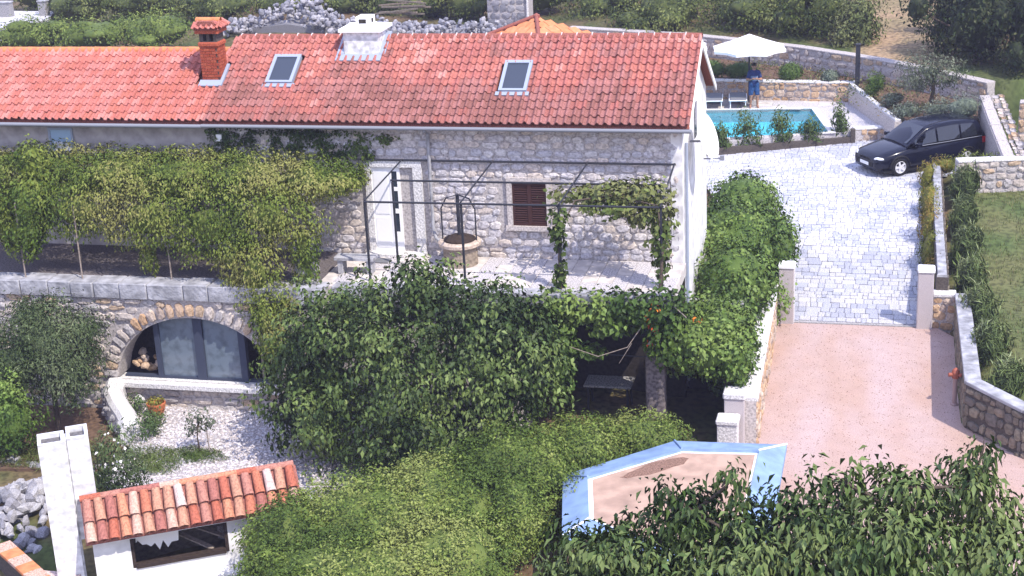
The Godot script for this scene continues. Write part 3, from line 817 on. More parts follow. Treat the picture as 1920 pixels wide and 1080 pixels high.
func build_annex():
	var h := thing("annex", "lower plastered annex with pale pink tiled roof and brick chimney", "house", Vector3(-15.8, 0, 0))
	var o := Vector3(15.8, 0, 0)
	var T := Transform3D(Basis(), o)
	var b := MB.new()
	b.box(Vector3(-20.2, -3.4, -4.2), Vector3(-12.31, 3.38, -0.01), T); obj("wall", b, M.plaster_grey, h)
	b = MB.new()
	b.slab([Vector2(-0.3, 3.5), Vector2(1.95, 4.93), Vector2(4.4, 3.42), Vector2(4.4, 3.32), Vector2(1.95, 4.82), Vector2(-0.3, 3.4)], Vector3(-12.36, 0, 0) + o, Vector3(0, 0, -1), Vector3(0, 1, 0), 8.0); obj("roof", b, M.ridge_clay, h)
	tile_roof(h, -12.31 + o.x, -20.3 + o.x, 3.57, 0.36, 4.98, -1.92, 40, 10, "pale", 6, 300, [[-12.85 + o.x, -12.2 + o.x, -0.8, -1.5]])
	var rt := half_tube(0.41, 0.11)
	for k in 20: put("ridge_tile", unit_mesh_of([rt], 0, "ridge2"), M.orange_clay, h.get_node("roof"), Transform3D(Basis.from_euler(Vector3(0, PI, 0)), Vector3(-12.55 - k * 0.4, 4.96, -1.95) + o))
	b = MB.new(); b.tube([Vector3(-12.35, 3.46, 0.42) + o, Vector3(-20.2, 3.46, 0.42) + o], [0.055], 8); obj("gutter", b, M.zinc, h)
	# small light-blue window
	b = MB.new()
	for q in [[-16.98, -16.92, 2.6, 3.28], [-16.32, -16.26, 2.6, 3.28], [-16.92, -16.32, 3.22, 3.28], [-16.92, -16.32, 2.6, 2.66]]: b.box(Vector3(q[0], q[2], -0.02), Vector3(q[1], q[3], 0.03), T)
	var w := obj("window", b, M.zinc_pale, h)
	b = MB.new(); b.box(Vector3(-16.92, 2.66, 0), Vector3(-16.32, 3.22, 0.01), T); obj("pane", b, mat("window_blue", lin(.32, .45, .58), 0.15), w)
	b = MB.new(); b.box(Vector3(-16.84, 2.66, 0.012), Vector3(-16.6, 2.9, 0.02), T); b.box(Vector3(-16.55, 2.66, 0.012), Vector3(-16.36, 2.88, 0.02), T); obj("curtain", b, M.white_paint, w)
	# brick chimney: courses of bricks, a hollow head, a little tiled roof
	b = MB.new(); b.box(Vector3(-12.74, 3.9, -1.35), Vector3(-12.26, 5.42, -0.89), T)
	b.box(Vector3(-12.74, 5.42, -1.35), Vector3(-12.64, 5.62, -0.89), T); b.box(Vector3(-12.36, 5.42, -1.35), Vector3(-12.26, 5.62, -0.89), T); b.box(Vector3(-12.54, 5.42, -1.35), Vector3(-12.46, 5.62, -0.89), T)
	var ch := obj("brick_chimney", b, M.mortar_dark, h)
	var bm := MB.new(); bm.box(Vector3(-.5, -.5, -.5), Vector3(.5, .5, .5))
	for r in 17:
		var y := 4.12 + r * 0.077
		for k in 3:
			var bx: float = -12.76 + (0.17 * k if r % 2 else 0.17 * k - 0.06)
			var x0 := maxf(bx, -12.755); var x1 := minf(bx + 0.16, -12.245)
			put("brick", unit_mesh_of([bm], 0, "brick"), M["brick" if (r + k) % 3 else "brick2"], ch, Transform3D(Basis.from_scale(Vector3(x1 - x0, 0.066, 0.04)), Vector3((x0 + x1) / 2, y, -0.885) + o))
			var z0 := -1.36 + 0.16 * k
			put("brick", unit_mesh_of([bm], 0, "brick"), M["brick2" if (r + k) % 3 else "brick"], ch, Transform3D(Basis.from_scale(Vector3(0.04, 0.066, 0.145)), Vector3(-12.258, y, z0 + 0.08) + o))
	for k in 2:
		b = MB.new(); b.bevel(Vector3(-12.79 - k * .04, 5.3 + k * .33, -1.4 - k * .04), Vector3(-12.21 + k * .04, 5.4 + k * .33, -0.84 + k * .04), 0.03, T); obj("collar", b, M.brick2, ch)
	var ct := tile_mesh(0.15, 0.26, 0.06, 1)
	var ctf := Basis(Vector3.RIGHT, Vector3(0, .8, .6), Vector3(0, -.6, .8))
	var cts := Basis(Vector3(0, 0, -1), Vector3(.6, .8, 0), Vector3(.8, -.6, 0))
	for k in 5: put("cap_tile", unit_mesh_of([ct], 0, "captile"), M["pale%d" % k], ch, Transform3D(ctf, Vector3(-12.8 + k * 0.15, 5.84, -0.86) + o))
	for k in 4: put("cap_tile", unit_mesh_of([ct], 0, "captile"), M["pale%d" % k], ch, Transform3D(cts, Vector3(-12.2, 5.84, -0.9 - k * 0.15) + o))
	b = MB.new(); b.slab([Vector2(-12.85, 5.72), Vector2(-12.15, 5.72), Vector2(-12.3, 5.95), Vector2(-12.7, 5.95)], Vector3(0, 0, -0.8) + o, Vector3.RIGHT, Vector3.UP, 0.66); obj("cap_core", b, M.ridge_clay, ch)
	for k in 3: put("ridge_tile", unit_mesh_of([half_tube(0.24, 0.09)], 0, "ridge3"), M.orange_clay, ch, Transform3D(Basis.from_euler(Vector3(0, PI, 0)), Vector3(-12.72 + k * 0.22, 5.93, -1.06) + o))
	b = MB.new(); b.box(Vector3(-.3, -.02, -.1), Vector3(.3, .03, .12), Transform3D(Basis(Vector3.RIGHT, Vector3(0, .85, .526), Vector3(0, -.526, .85)), on_roof(-12.5, -0.78, 0.07) + o)); b.box(Vector3(.28, -.02, -.7), Vector3(.36, .05, .12), Transform3D(Basis(Vector3.RIGHT, Vector3(0, .85, .526), Vector3(0, -.526, .85)), on_roof(-12.5, -0.78, 0.07) + o))
	obj("flashing", b, M.zinc_pale, ch)

func build_terrace():
	var b := MB.new()
	b.prism([Vector2(-19.6, -0.02), Vector2(-19.6, 2.6), Vector2(-8.5, 2.62), Vector2(-8.45, 2.6), Vector2(0.1, 2.5), Vector2(0.1, -0.02)], -0.28, 0.0)
	var t := struct("terrace", b, M.terrace)
	for k in 11:                                            # edging slabs along the open front
		b = MB.new(); b.bevel(Vector3(-8.3 + k * 0.765, -0.3, 2.3), Vector3(-7.55 + k * 0.765, 0.035, 2.72), 0.02); obj("edge_slab", b, M.coping, t)
	for k in 22:                                            # broad paving slabs, joints recessed
		for r in 4:
			b = MB.new()
			b.bevel(Vector3(-8.4 + k * 0.385 + 0.006, 0.0, 0.06 + r * 0.56), Vector3(-8.4 + k * 0.385 + 0.38, 0.02 + rng.randf() * 0.004, 0.06 + r * 0.56 + 0.55), 0.006)
			obj("slab", b, M.terrace if rng.randf() < 0.6 else M.deck, t)
	b = MB.new(); b.box(Vector3(-19.5, 0.0, 0.0), Vector3(-8.75, 0.012, 2.44)); obj("floor_layer", b, M.dark_floor, t)  # darker floor layer over the left end of the terrace
	b = MB.new()
	b.box(Vector3(-8.6, -3.7, 0.0), Vector3(-3.5, -0.28, 2.45))
	obj("substructure", b, M.mortar, t)
	# the retaining wall with the arch
	var w := thing("arched_retaining_wall", "rubble retaining wall with a wide glazed arch and grey coping blocks", "retaining wall", Vector3(-12, -3.4, 3.0))
	var o := Vector3(12, 3.4, -3.0)
	var arch := func(x: float) -> float:
		var f := (x + 12.03) / 2.17
		return -2.58 + 1.72 * sqrt(maxf(0.0, 1.0 - f * f)) if absf(f) < 1.0 else -99.0
	b = MB.new()
	var n := 90
	for k in n:
		var x0 := -19.6 + 11.2 * k / n
		var x1 := -19.6 + 11.2 * (k + 1) / n
		var a0: float = arch.call(x0)
		var a1: float = arch.call(x1)
		if a0 > -50.0 or a1 > -50.0:
			a0 = maxf(a0, -2.58); a1 = maxf(a1, -2.58)
			b.quad(Vector3(x0, a0, 2.96) + o, Vector3(x1, a1, 2.96) + o, Vector3(x1, -0.02, 2.96) + o, Vector3(x0, -0.02, 2.96) + o)
			b.quad(Vector3(x0, a0, 2.3) + o, Vector3(x1, a1, 2.3) + o, Vector3(x1, a1, 2.96) + o, Vector3(x0, a0, 2.96) + o)
			b.quad(Vector3(x0, -3.6, 2.96) + o, Vector3(x1, -3.6, 2.96) + o, Vector3(x1, -2.6, 2.96) + o, Vector3(x0, -2.6, 2.96) + o)
		else:
			b.quad(Vector3(x0, -3.6, 2.96) + o, Vector3(x1, -3.6, 2.96) + o, Vector3(x1, -0.02, 2.96) + o, Vector3(x0, -0.02, 2.96) + o)
	b.quad(Vector3(-8.4, -3.6, 2.96) + o, Vector3(-8.4, -3.6, 2.3) + o, Vector3(-8.4, -0.02, 2.3) + o, Vector3(-8.4, -0.02, 2.96) + o)
	obj("wall", b, M.mortar, w)
	var keep := func(x: float, y: float, ww: float, hh: float) -> bool:
		var f := (x - 7.57) / (2.5 + ww / 2)
		var g := (y - 0.82) / (2.06 + hh / 2)
		return not (absf(f) < 1.0 and y > 0.7 - hh / 2 and f * f + g * g < 1.0) and y < 2.95
	var first := func(x: float, y: float) -> float: return absf(x - 7.0)
	stones(w, Vector3(-19.6, -3.4, 2.96) + o, Vector3.RIGHT, Vector3.UP, 11.2, 3.1, 0.38, 0.21, "warm", 6, 300, 0.05, keep, first)
	for k in 27:                                            # voussoirs
		var a := PI * (k + 0.5) / 27.0
		var r0 := Vector3(-12.03 + 2.2 * cos(a), -2.58 + 1.75 * sin(a), 2.98)
		var rad := Vector3(cos(a) / 2.2, sin(a) / 1.75, 0).normalized()
		var tang := Vector3(-rad.y, rad.x, 0)
		put("voussoir", unit_mesh(stone_meshes, k % 12), pick("ochre" if k > 12 and k < 20 else "warm", 5), w, Transform3D(Basis(-tang * 0.225, rad * rng.randf_range(0.34, 0.44), Vector3(0, 0, 0.07)), r0 + rad * 0.19 + o))
	var x := -19.6
	while x < -8.6:                                         # coping blocks of different lengths
		var ln := rng.randf_range(0.55, 1.15)
		b = MB.new()
		b.bevel(Vector3(x + 0.008, -0.36, 2.45), Vector3(minf(x + ln, -8.4) - 0.008, 0.04 + rng.randf_range(-.02, .03), 3.06 + rng.randf_range(-.02, .02)), 0.025, Transform3D(Basis(), o))
		obj("coping_block", b, M.coping, w)
		x += ln
	b = MB.new(); b.bevel(Vector3(-14.35, -2.76, 2.5), Vector3(-9.7, -2.62, 3.16), 0.02, Transform3D(Basis(), o)); obj("sill", b, M.limewash, w)
	# glazing: dark posts, two large panes, the outer fields stand open
	b = MB.new()
	for q in [[-13.2, -13.07, -1.0], [-12.1, -11.86, -0.86], [-10.9, -10.72, -1.2]]: b.box(Vector3(q[0], -2.62, 2.62), Vector3(q[1], q[2], 2.78), Transform3D(Basis(), o))
	b.box(Vector3(-14.15, -2.62, 2.63), Vector3(-9.9, -2.56, 2.77), Transform3D(Basis(), o))
	var fr := obj("window_frame", b, mat("frame_blue", lin(.045, .055, .085), 0.5), w)
	for q in [[-13.07, -12.1], [-11.86, -10.9]]:
		b = MB.new()
		var poly: Array = [Vector2(q[0], -2.56), Vector2(q[1], -2.56)]
		for k in 9:
			var xx := lerpf(q[1], q[0], k / 8.0)
			poly.append(Vector2(xx, arch.call(xx) - 0.0))
		b.slab(poly, Vector3(0, 0, 2.7) + o, Vector3.RIGHT, Vector3.UP, 0.03)
		obj("pane", b, M.glass_arch, fr)
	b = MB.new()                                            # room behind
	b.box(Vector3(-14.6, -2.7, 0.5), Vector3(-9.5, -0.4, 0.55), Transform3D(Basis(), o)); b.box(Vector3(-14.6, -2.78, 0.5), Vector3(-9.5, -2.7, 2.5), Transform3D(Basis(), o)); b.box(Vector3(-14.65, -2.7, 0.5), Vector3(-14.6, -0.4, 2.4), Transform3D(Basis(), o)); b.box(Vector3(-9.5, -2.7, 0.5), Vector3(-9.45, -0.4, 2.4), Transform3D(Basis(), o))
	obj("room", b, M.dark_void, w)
	var heap := thing("stone_heap", "small heap of pale rubble inside the left end of the arched window", "stone heap", Vector3(-13.6, -2.68, 2.35))
	var pts: Array = []
	for k in 22:
		var f := rng.randf()
		pts.append([Vector3(rng.randf_range(-.42, .4), 0.1 + f * 0.45 * (1.0 - absf(rng.randf_range(-.5, .5))), rng.randf_range(-.25, .25)), rng.randf_range(0.13, 0.26)])
	rocks(heap, pts, "ochre", 5)
	var pole := thing("wooden_pole", "pale wooden pole leaning inside the right end of the arched window", "pole", Vector3(-10.5, -2.68, 2.3))
	b = MB.new(); b.tube([Vector3.ZERO, Vector3(-0.03, 1.25, -0.1)], [0.04, 0.03], 8); obj("shaft", b, M.ochre2, pole)
	b = MB.new(); b.tube([Vector3(-0.03, 1.25, -0.1), Vector3(-0.032, 1.3, -0.104)], [0.034], 8); obj("end", b, M.wood, pole)
	# carport under the terrace
	var c := thing("carport", "dark open carport under the terrace with a concrete pillar", "carport", Vector3(-1, -3.5, 1))
	o = Vector3(1, 3.5, -1)
	var T := Transform3D(Basis(), o)
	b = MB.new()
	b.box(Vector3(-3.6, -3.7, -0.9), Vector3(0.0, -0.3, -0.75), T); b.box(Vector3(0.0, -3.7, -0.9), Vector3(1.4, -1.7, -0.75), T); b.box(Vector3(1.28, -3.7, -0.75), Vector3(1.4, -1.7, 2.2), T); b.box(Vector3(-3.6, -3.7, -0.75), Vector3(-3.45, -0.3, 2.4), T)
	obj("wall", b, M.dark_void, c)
	b = MB.new(); b.box(Vector3(0.1, -1.7, -1.6), Vector3(1.4, -1.5, 2.2), T); obj("roof", b, M.concrete, c)  # added slab, keeps the sun out so the recess stays dark
	b = MB.new(); b.box(Vector3(-3.45, -3.6, 0.0), Vector3(0.07, -0.3, 0.06), T); obj("shade_lining", b, M.dark_void, c)  # dark panel over the house wall, shade put in as colour
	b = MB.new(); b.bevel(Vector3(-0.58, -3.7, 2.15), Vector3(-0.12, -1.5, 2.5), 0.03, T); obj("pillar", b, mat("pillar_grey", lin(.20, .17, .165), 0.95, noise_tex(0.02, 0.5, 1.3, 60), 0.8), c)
	b = MB.new(); b.tube([Vector3(-3.0, -1.46, 2.62) + o, Vector3(-0.6, -1.5, 2.62) + o, Vector3(.6, -1.47, 2.62) + o], [0.014], 6); obj("wire", b, M.black_iron, c)
	b = MB.new(); b.slab([Vector2(-.62, -1.48), Vector2(-.28, -1.48), Vector2(-.28, -.72)], Vector3(0, 0, 1.9) + o, Vector3.RIGHT, Vector3.UP, 0.12); obj("bracket", b, M.limewash, c)
	var tb := thing("garden_table", "dark table standing in the shade of the carport", "table", Vector3(-1.7, -3.5, 1.2))
	b = MB.new(); b.bevel(Vector3(-.6, .68, -.35), Vector3(.6, .73, .35), 0.01); obj("tabletop", b, M.concrete, tb)
	for q in [[-.5, -.28], [.5, -.28], [-.5, .28], [.5, .28]]:
		b = MB.new(); b.tube([Vector3(q[0], 0, q[1]), Vector3(q[0], .68, q[1])], [0.03], 8); obj("leg", b, M.black_iron, tb)
	# well with its iron hoop, mat, bench
	var well := thing("stone_well", "round stone well head with an iron hoop on the terrace", "well", Vector3(-5.55, 0.02, 0.62))
	b = MB.new(); b.lathe([Vector2(.44, 0), Vector2(.43, .5), Vector2(.46, .52)], Vector3.ZERO, 24); obj("shaft", b, mat("well_stone", lin(.33, .27, .21), 0.95, noise_tex(0.02, 0.6, 1.2, 61), 0.9), well)
	b = MB.new(); b.lathe([Vector2(.42, .5), Vector2(.54, .52), Vector2(.55, .6), Vector2(.5, .64), Vector2(.4, .64)], Vector3.ZERO, 24); obj("rim", b, M.ochre2, well)
	b = MB.new(); b.lathe([Vector2(.42, .6), Vector2(.4, .68), Vector2(.2, .76), Vector2(.0, .78)], Vector3.ZERO, 24); obj("lid", b, M.dark_wood, well)
	b = MB.new()
	b.tube([Vector3(-.44, .6, 0), Vector3(-.44, 1.45, 0), Vector3(-.3, 1.72, 0), Vector3(0, 1.82, 0), Vector3(.3, 1.72, 0), Vector3(.44, 1.45, 0), Vector3(.44, .6, 0)], [0.02], 6)
	b.tube([Vector3(0, .76, 0), Vector3(0, 1.82, 0)], [0.045], 8); obj("hoop", b, M.black_iron, well)
	var mt := thing("door_mat", "small dark mat on the terrace before the white door", "door mat", Vector3(-7.75, 0.024, 0.62))
	b = MB.new(); b.bevel(Vector3(-.3, 0, -.18), Vector3(.3, .015, .18), 0.006); obj("pile", b, M.fabric_grey, mt)
	b = MB.new(); b.box(Vector3(-.31, 0, .18), Vector3(.31, .01, .2)); obj("border", b, M.dark_wood, mt)
	var bench := thing("stone_bench", "low pale stone bench beside the pergola post near the vine", "bench", Vector3(-8.0, 0.02, 1.55))
	b = MB.new(); b.bevel(Vector3(-.55, .36, -.2), Vector3(.5, .44, .2), 0.015); obj("seat", b, M.coping, bench)
	for s in [-.4, .36]:
		b = MB.new(); b.bevel(Vector3(s - .07, 0, -.16), Vector3(s + .07, .36, .16), 0.01); obj("leg", b, M.coping, bench)
	var lamp := thing("stone_ball", "round grey stone ball on the terrace edge between vine strands", "ornament", Vector3(-9.05, 0.02, 2.3))
	b = MB.new(); b.lathe([Vector2(0, .0), Vector2(.2, .06), Vector2(.32, .25), Vector2(.3, .45), Vector2(.18, .6), Vector2(0, .65)], Vector3.ZERO, 16); obj("ball", b, M.rock2, lamp)
	b = MB.new(); b.lathe([Vector2(.26, 0), Vector2(.24, .05), Vector2(.15, .07)], Vector3.ZERO, 14); obj("foot", b, M.coping, lamp)

func build_pergola():
	var p := thing("pergola", "thin black iron pergola frame over the sunny terrace", "pergola", Vector3(-4, 0, 1))
	var o := Vector3(4, 0, -1)
	for q in [[-7.45, 2.2, 2.05], [-5.03, 2.15, 2.05], [-0.2, 2.1, 2.05], [-2.62, 2.2, 2.05], [-7.15, 0.85, 2.2]]:
		var b := MB.new(); b.box(Vector3(q[0] - .025, 0, q[1] - .025) + o, Vector3(q[0] + .025, q[2], q[1] + .025) + o); obj("post", b, M.black_iron, p)
	for q in [[-7.47, 2.2, -0.15, 2.12, 2.07], [-7.2, .85, -0.3, .82, 2.24], [-8.4, .08, -0.12, .08, 2.56]]:
		var b := MB.new(); b.tube([Vector3(q[0], q[4], q[1]) + o, Vector3(q[2], q[4], q[3]) + o], [0.026], 6); obj("rail", b, M.black_iron, p)
	for q in [[-7.45, -7.1], [-5.03, -4.72], [-2.62, -2.3], [-0.2, -0.15]]:
		var b := MB.new(); b.tube([Vector3(q[0], 2.1, 2.18) + o, Vector3(q[1], 2.58, 0.08) + o], [0.022], 6); obj("rafter", b, M.black_iron, p)
	var v := thing("vine_pergola", "weathered wooden pergola buried under the thick yellow green vine", "pergola", Vector3(-14, 0, 1))
	o = Vector3(14, 0, -1)
	for q in [[-16.55, 2.85], [-15.0, 2.75], [-12.6, 2.6], [-10.2, 2.6], [-18.6, 2.8]]:
		var b := MB.new(); b.tube([Vector3(q[0], 0, q[1]) + o, Vector3(q[0] - .05, 2.0, q[1] - .1) + o], [0.022], 7); obj("post", b, M.wood, v)
	for z in [.3, 1.3]:
		var b := MB.new(); b.tube([Vector3(-19.5, 2.05, z) + o, Vector3(-7.9, 2.1, z) + o], [0.025], 6); obj("rail", b, M.wood, v)

# ---------------------------------------------------------------- the yard below the terrace
func build_yard():
	var b := MB.new()
	b.prism([Vector2(-14.3, 2.9), Vector2(-8.4, 3.0), Vector2(-3.4, 2.5), Vector2(-3.4, 7.0), Vector2(-6.5, 9.3), Vector2(-10.4, 8.9), Vector2(-12.6, 7.3), Vector2(-12.9, 5.0)], -3.6, -3.3)
	var yard := struct("pebble_yard", b, M.pebbles)
	var poly := PackedVector2Array([Vector2(-14.2, 3.0), Vector2(-7.0, 3.0), Vector2(-6.5, 9.0), Vector2(-10.4, 8.8), Vector2(-12.5, 7.2), Vector2(-12.8, 5.0)])
	b = MB.new()
	for k in 9000:
		var p := Vector2(rng.randf_range(-14, -7), rng.randf_range(3.05, 9))
		if not in_poly(p, poly): continue
		var s := rng.randf_range(0.03, 0.085)
		b.add(rock_meshes[rng.randi() % 8], Transform3D(Basis.from_euler(Vector3(rng.randf() * .6, rng.randf() * 6, 0)) * Basis.from_scale(Vector3(s * 1.3, s * 0.6, s)), Vector3(p.x, -3.295, p.y)), [Color(.64, .59, .57), Color(.70, .66, .66), Color(.56, .50, .47), Color(.62, .60, .63)][k % 4])
	stuff(obj("pebbles", b, M.tinted, yard))
	b = MB.new()
	b.prism([Vector2(-22, 3.1), Vector2(-14.4, 3.1), Vector2(-13.3, 4.6), Vector2(-13.2, 6.5), Vector2(-15.2, 6.8), Vector2(-22, 7.2)], -3.9, -3.42)
	struct("garden_soil", b, M.soil)
	b = MB.new(); b.prism([Vector2(-24, 7.2), Vector2(-15.4, 6.9), Vector2(-14.4, 7.6), Vector2(-15.5, 9.5), Vector2(-24, 10)], -4.2, -3.6); struct("gravel_path", b, M.pebbles)
	# whitewashed garden wall stub with a rounded top, curving towards the viewer
	var w := thing("garden_wall", "curving whitewashed stone wall stub beside the terracotta pot", "garden wall", Vector3(-13.4, -3.4, 4))
	var path := [Vector3(-14.3, .85, -.95), Vector3(-14.1, .82, -.4), Vector3(-13.75, .72, .05), Vector3(-13.4, .62, .4), Vector3(-13.12, .55, .75), Vector3(-13.0, .42, 1.0)]
	b = MB.new()
	for k in path.size() - 1:
		var p0: Vector3 = path[k] + Vector3(13.4, 0, 0)
		var p1: Vector3 = path[k + 1] + Vector3(13.4, 0, 0)
		var d0: Vector3 = (path[mini(k + 1, 5)] - path[maxi(k - 1, 0)]) * Vector3(1, 0, 1)
		var d1: Vector3 = (path[mini(k + 2, 5)] - path[k]) * Vector3(1, 0, 1)
		var s0 := d0.normalized().cross(Vector3.UP) * 0.24
		var s1 := d1.normalized().cross(Vector3.UP) * 0.24
		var ring := func(p: Vector3, s: Vector3) -> Array: return [Vector3(p.x, -0.3, p.z) + s * 1.15, p + s - Vector3(0, .12, 0), p + s * .6, p - s * .6, p - s - Vector3(0, .12, 0), Vector3(p.x, -0.3, p.z) - s * 1.15]
		var r0: Array = ring.call(p0, s0)
		var r1: Array = ring.call(p1, s1)
		for q in 5: b.quad(r0[q + 1], r0[q], r1[q], r1[q + 1])
		if k == path.size() - 2: b.quad(r1[0], r1[1], r1[4], r1[5]); b.quad(r1[1], r1[2], r1[3], r1[4])
	obj("wall", b, M.limewash, w)
	var pts: Array = []
	for k in 26:
		var f := rng.randf() * 4.99
		var p: Vector3 = path[int(f)].lerp(path[int(f) + 1], f - int(f)) + Vector3(13.4, 0, 0)
		pts.append([p + Vector3(-0.22 + rng.randf_range(-.04, .04), -rng.randf_range(.15, .7), 0.12), rng.randf_range(.14, .26)])
	rocks(w, pts, "rock", 4)
	# terracotta pot
	var pot := thing("terracotta_pot", "round terracotta pot with a small plant below the arched window", "flower pot", Vector3(-12.95, -3.3, 3.6))
	b = MB.new(); b.lathe([Vector2(.0, 0), Vector2(.13, 0), Vector2(.2, .14), Vector2(.235, .3), Vector2(.245, .31), Vector2(.245, .36), Vector2(.215, .36), Vector2(.2, .3), Vector2(0, .29)], Vector3.ZERO, 22); obj("pot", b, M.terracotta, pot)
	obj("foliage", leaves([[0, .42, 0, .2, .1, .2]], 220, 0.07, [Color(.14, .16, .03), Color(.24, .20, .04), Color(.12, .17, .04)]), M.leaf, pot)
	var ball := thing("white_stone", "white rounded stone beneath the left end of the window sill", "stone", Vector3(-13.55, -3.3, 3.35))
	put("stone", unit_mesh(rock_meshes, 2), M.limewash, ball, Transform3D(Basis.from_scale(Vector3(.3, .28, .28)), Vector3(0, .3, 0)))
	put("base", unit_mesh(rock_meshes, 4), M.rock0, ball, Transform3D(Basis.from_scale(Vector3(.36, .34, .3)), Vector3(0, .1, 0)))
	# barbecue hut
	var hut := thing("barbecue_hut", "small white barbecue hut with old barrel tile roof and double chimney", "garden hut", Vector3(-10.91, -3.9, 11.2), deg_to_rad(30.3))
	b = MB.new()
	b.box(Vector3(0.12, -0.4, -1.1), Vector3(0.3, 1.15, 0.42)); b.box(Vector3(4.15, -0.4, -1.1), Vector3(4.33, 1.15, 0.42)); b.box(Vector3(0.12, 1.15, -.3), Vector3(0.3, 1.6, 0.42)); b.box(Vector3(4.15, 1.15, -.3), Vector3(4.33, 1.6, 0.42)); b.box(Vector3(0.3, -0.4, -1.1), Vector3(4.15, 1.15, -0.95))
	b.box(Vector3(0.3, -0.4, 0.25), Vector3(0.86, 1.7, 0.42)); b.box(Vector3(2.85, -0.4, 0.25), Vector3(4.15, 1.7, 0.42)); b.box(Vector3(0.86, -0.4, 0.25), Vector3(2.85, 0.62, 0.42)); b.box(Vector3(0.86, 1.42, 0.25), Vector3(2.85, 1.7, 0.42))
	b.slab([Vector2(-.42, 1.6), Vector2(-.0, 2.02), Vector2(1.0, 1.15)], Vector3(.12, 0, 0), Vector3(0, 0, -1), Vector3(0, 1, 0), -.18)
	obj("wall", b, M.plaster_white, hut)
	b = MB.new(); b.box(Vector3(0.3, 0.0, -0.94), Vector3(4.14, 0.04, 0.24)); b.box(Vector3(0.86, 0.6, 0.3), Vector3(0.93, 1.42, 0.4)); b.box(Vector3(2.78, 0.62, 0.3), Vector3(2.85, 1.42, 0.4)); b.box(Vector3(.93, .62, .3), Vector3(2.78, .7, .46)); obj("window", b, M.dark_wood, hut)
	b = MB.new(); b.box(Vector3(0.32, 0.05, -0.94), Vector3(4.1, 1.2, -0.9)); obj("back_lining", b, M.brown0, hut)
	b = MB.new(); b.bevel(Vector3(-.1, -0.5, 0.42), Vector3(4.4, 0.32, 0.75), 0.03); obj("plinth", b, M.plaster_white, hut)
	b = MB.new(); b.slab([Vector2(-.66, 1.52), Vector2(0, 2.14), Vector2(.12, 2.1), Vector2(1.1, 1.2), Vector2(1.1, 1.12), Vector2(0, 2.02), Vector2(-.66, 1.44)], Vector3(4.45, 0, 0), Vector3(0, 0, -1), Vector3(0, 1, 0), 4.45)
	var rf := obj("roof", b, M.barrel4, hut)
	b = MB.new(); b.box(Vector3(0.2, 1.42, 0.6), Vector3(4.45, 1.5, 0.64)); obj("eave_board", b, M.white_paint, rf)
	var um: Array = []
	for k in 3:
		b = MB.new()
		var n := 8
		for q in n:
			var a0 := PI * q / n
			var a1 := PI * (q + 1) / n
			var r0 := 0.085
			var r1 := 0.11
			b.quad(Vector3(r1 * cos(a0), r1 * sin(a0) + .03, .26), Vector3(r0 * cos(a0), r0 * sin(a0), -.24), Vector3(r0 * cos(a1), r0 * sin(a1), -.24), Vector3(r1 * cos(a1), r1 * sin(a1) + .03, .26))
			b.quad(Vector3(r1 * cos(a0), r1 * sin(a0) + .03, .26), Vector3(r1 * cos(a1), r1 * sin(a1) + .03, .26), Vector3(.82 * r1 * cos(a1), .8 * r1 * sin(a1) + .03, .26), Vector3(.82 * r1 * cos(a0), .8 * r1 * sin(a0) + .03, .26))
		um.append(b)
	var dn := Vector3(0, -0.64, 0.66).normalized()
	var up := Vector3(0, dn.z, -dn.y)
	for c in 19:
		for r in 2:
			var tf := Transform3D(Basis(Vector3.RIGHT, up, dn) * Basis.from_euler(Vector3(0, rng.randf_range(-.05, .05), rng.randf_range(-.08, .08))), Vector3(0.12 + c * 0.232, 2.13, 0.02) + dn * (0.24 + r * 0.43) + up * (0.03 + (1 - r) * 0.02))
			put("barrel_tile", unit_mesh_of(um, (c + r) % 3, "barrel"), pick("barrel", 8), hut, tf)
			b = MB.new()
			if r == 0 and c < 18: put("valley_tile", unit_mesh_of(um, c % 3, "barrel"), pick("barrel", 8), hut, Transform3D(Basis(Vector3.RIGHT, up, dn) * Basis.from_euler(Vector3(0, 0, PI)) * Basis.from_scale(Vector3(1, .7, 1.8)), Vector3(0.236 + c * 0.232, 2.13, 0.0) + dn * 0.46 + up * 0.06))
	for c in 11: put("ridge_tile", unit_mesh_of([half_tube(0.42, 0.085)], 0, "ridge4"), pick("barrel", 8), hut, Transform3D(Basis(), Vector3(0.2 + c * 0.4, 2.16, -0.03)))
	for s in 2:
		b = MB.new(); b.box(Vector3(0, 0, 0), Vector3(0.13, 0.03, 0.95), Transform3D(Basis.from_euler(Vector3(0.35, 1.0 + s * .15, 0)), Vector3(1.75 + s * 0.5, .95, -0.25))); obj("loose_plank", b, M.wood, hut)
	var cl := thing("sunlight_sheet", "jagged white sheet added to imitate sunlight inside the barbecue hut window", "sheet", hut.position + Vector3(0, 0.6, 0), deg_to_rad(30.3))  # white shape standing in for sunlight on the inner wall
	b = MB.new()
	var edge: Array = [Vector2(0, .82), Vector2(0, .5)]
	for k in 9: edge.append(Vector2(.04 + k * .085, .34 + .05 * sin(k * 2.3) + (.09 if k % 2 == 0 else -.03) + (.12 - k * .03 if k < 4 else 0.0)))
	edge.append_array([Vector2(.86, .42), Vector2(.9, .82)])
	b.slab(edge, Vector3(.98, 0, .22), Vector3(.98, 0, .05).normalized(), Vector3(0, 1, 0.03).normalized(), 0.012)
	obj("sunlight_patch", b, M.fabric_white, cl)
	b = MB.new(); b.tube([Vector3(.9, .83, .22), Vector3(2.7, .83, .22)], [.012], 6); obj("line", b, M.zinc, cl)  # added only to carry the sunlight shape
	# double chimney, open at the top
	b = MB.new()
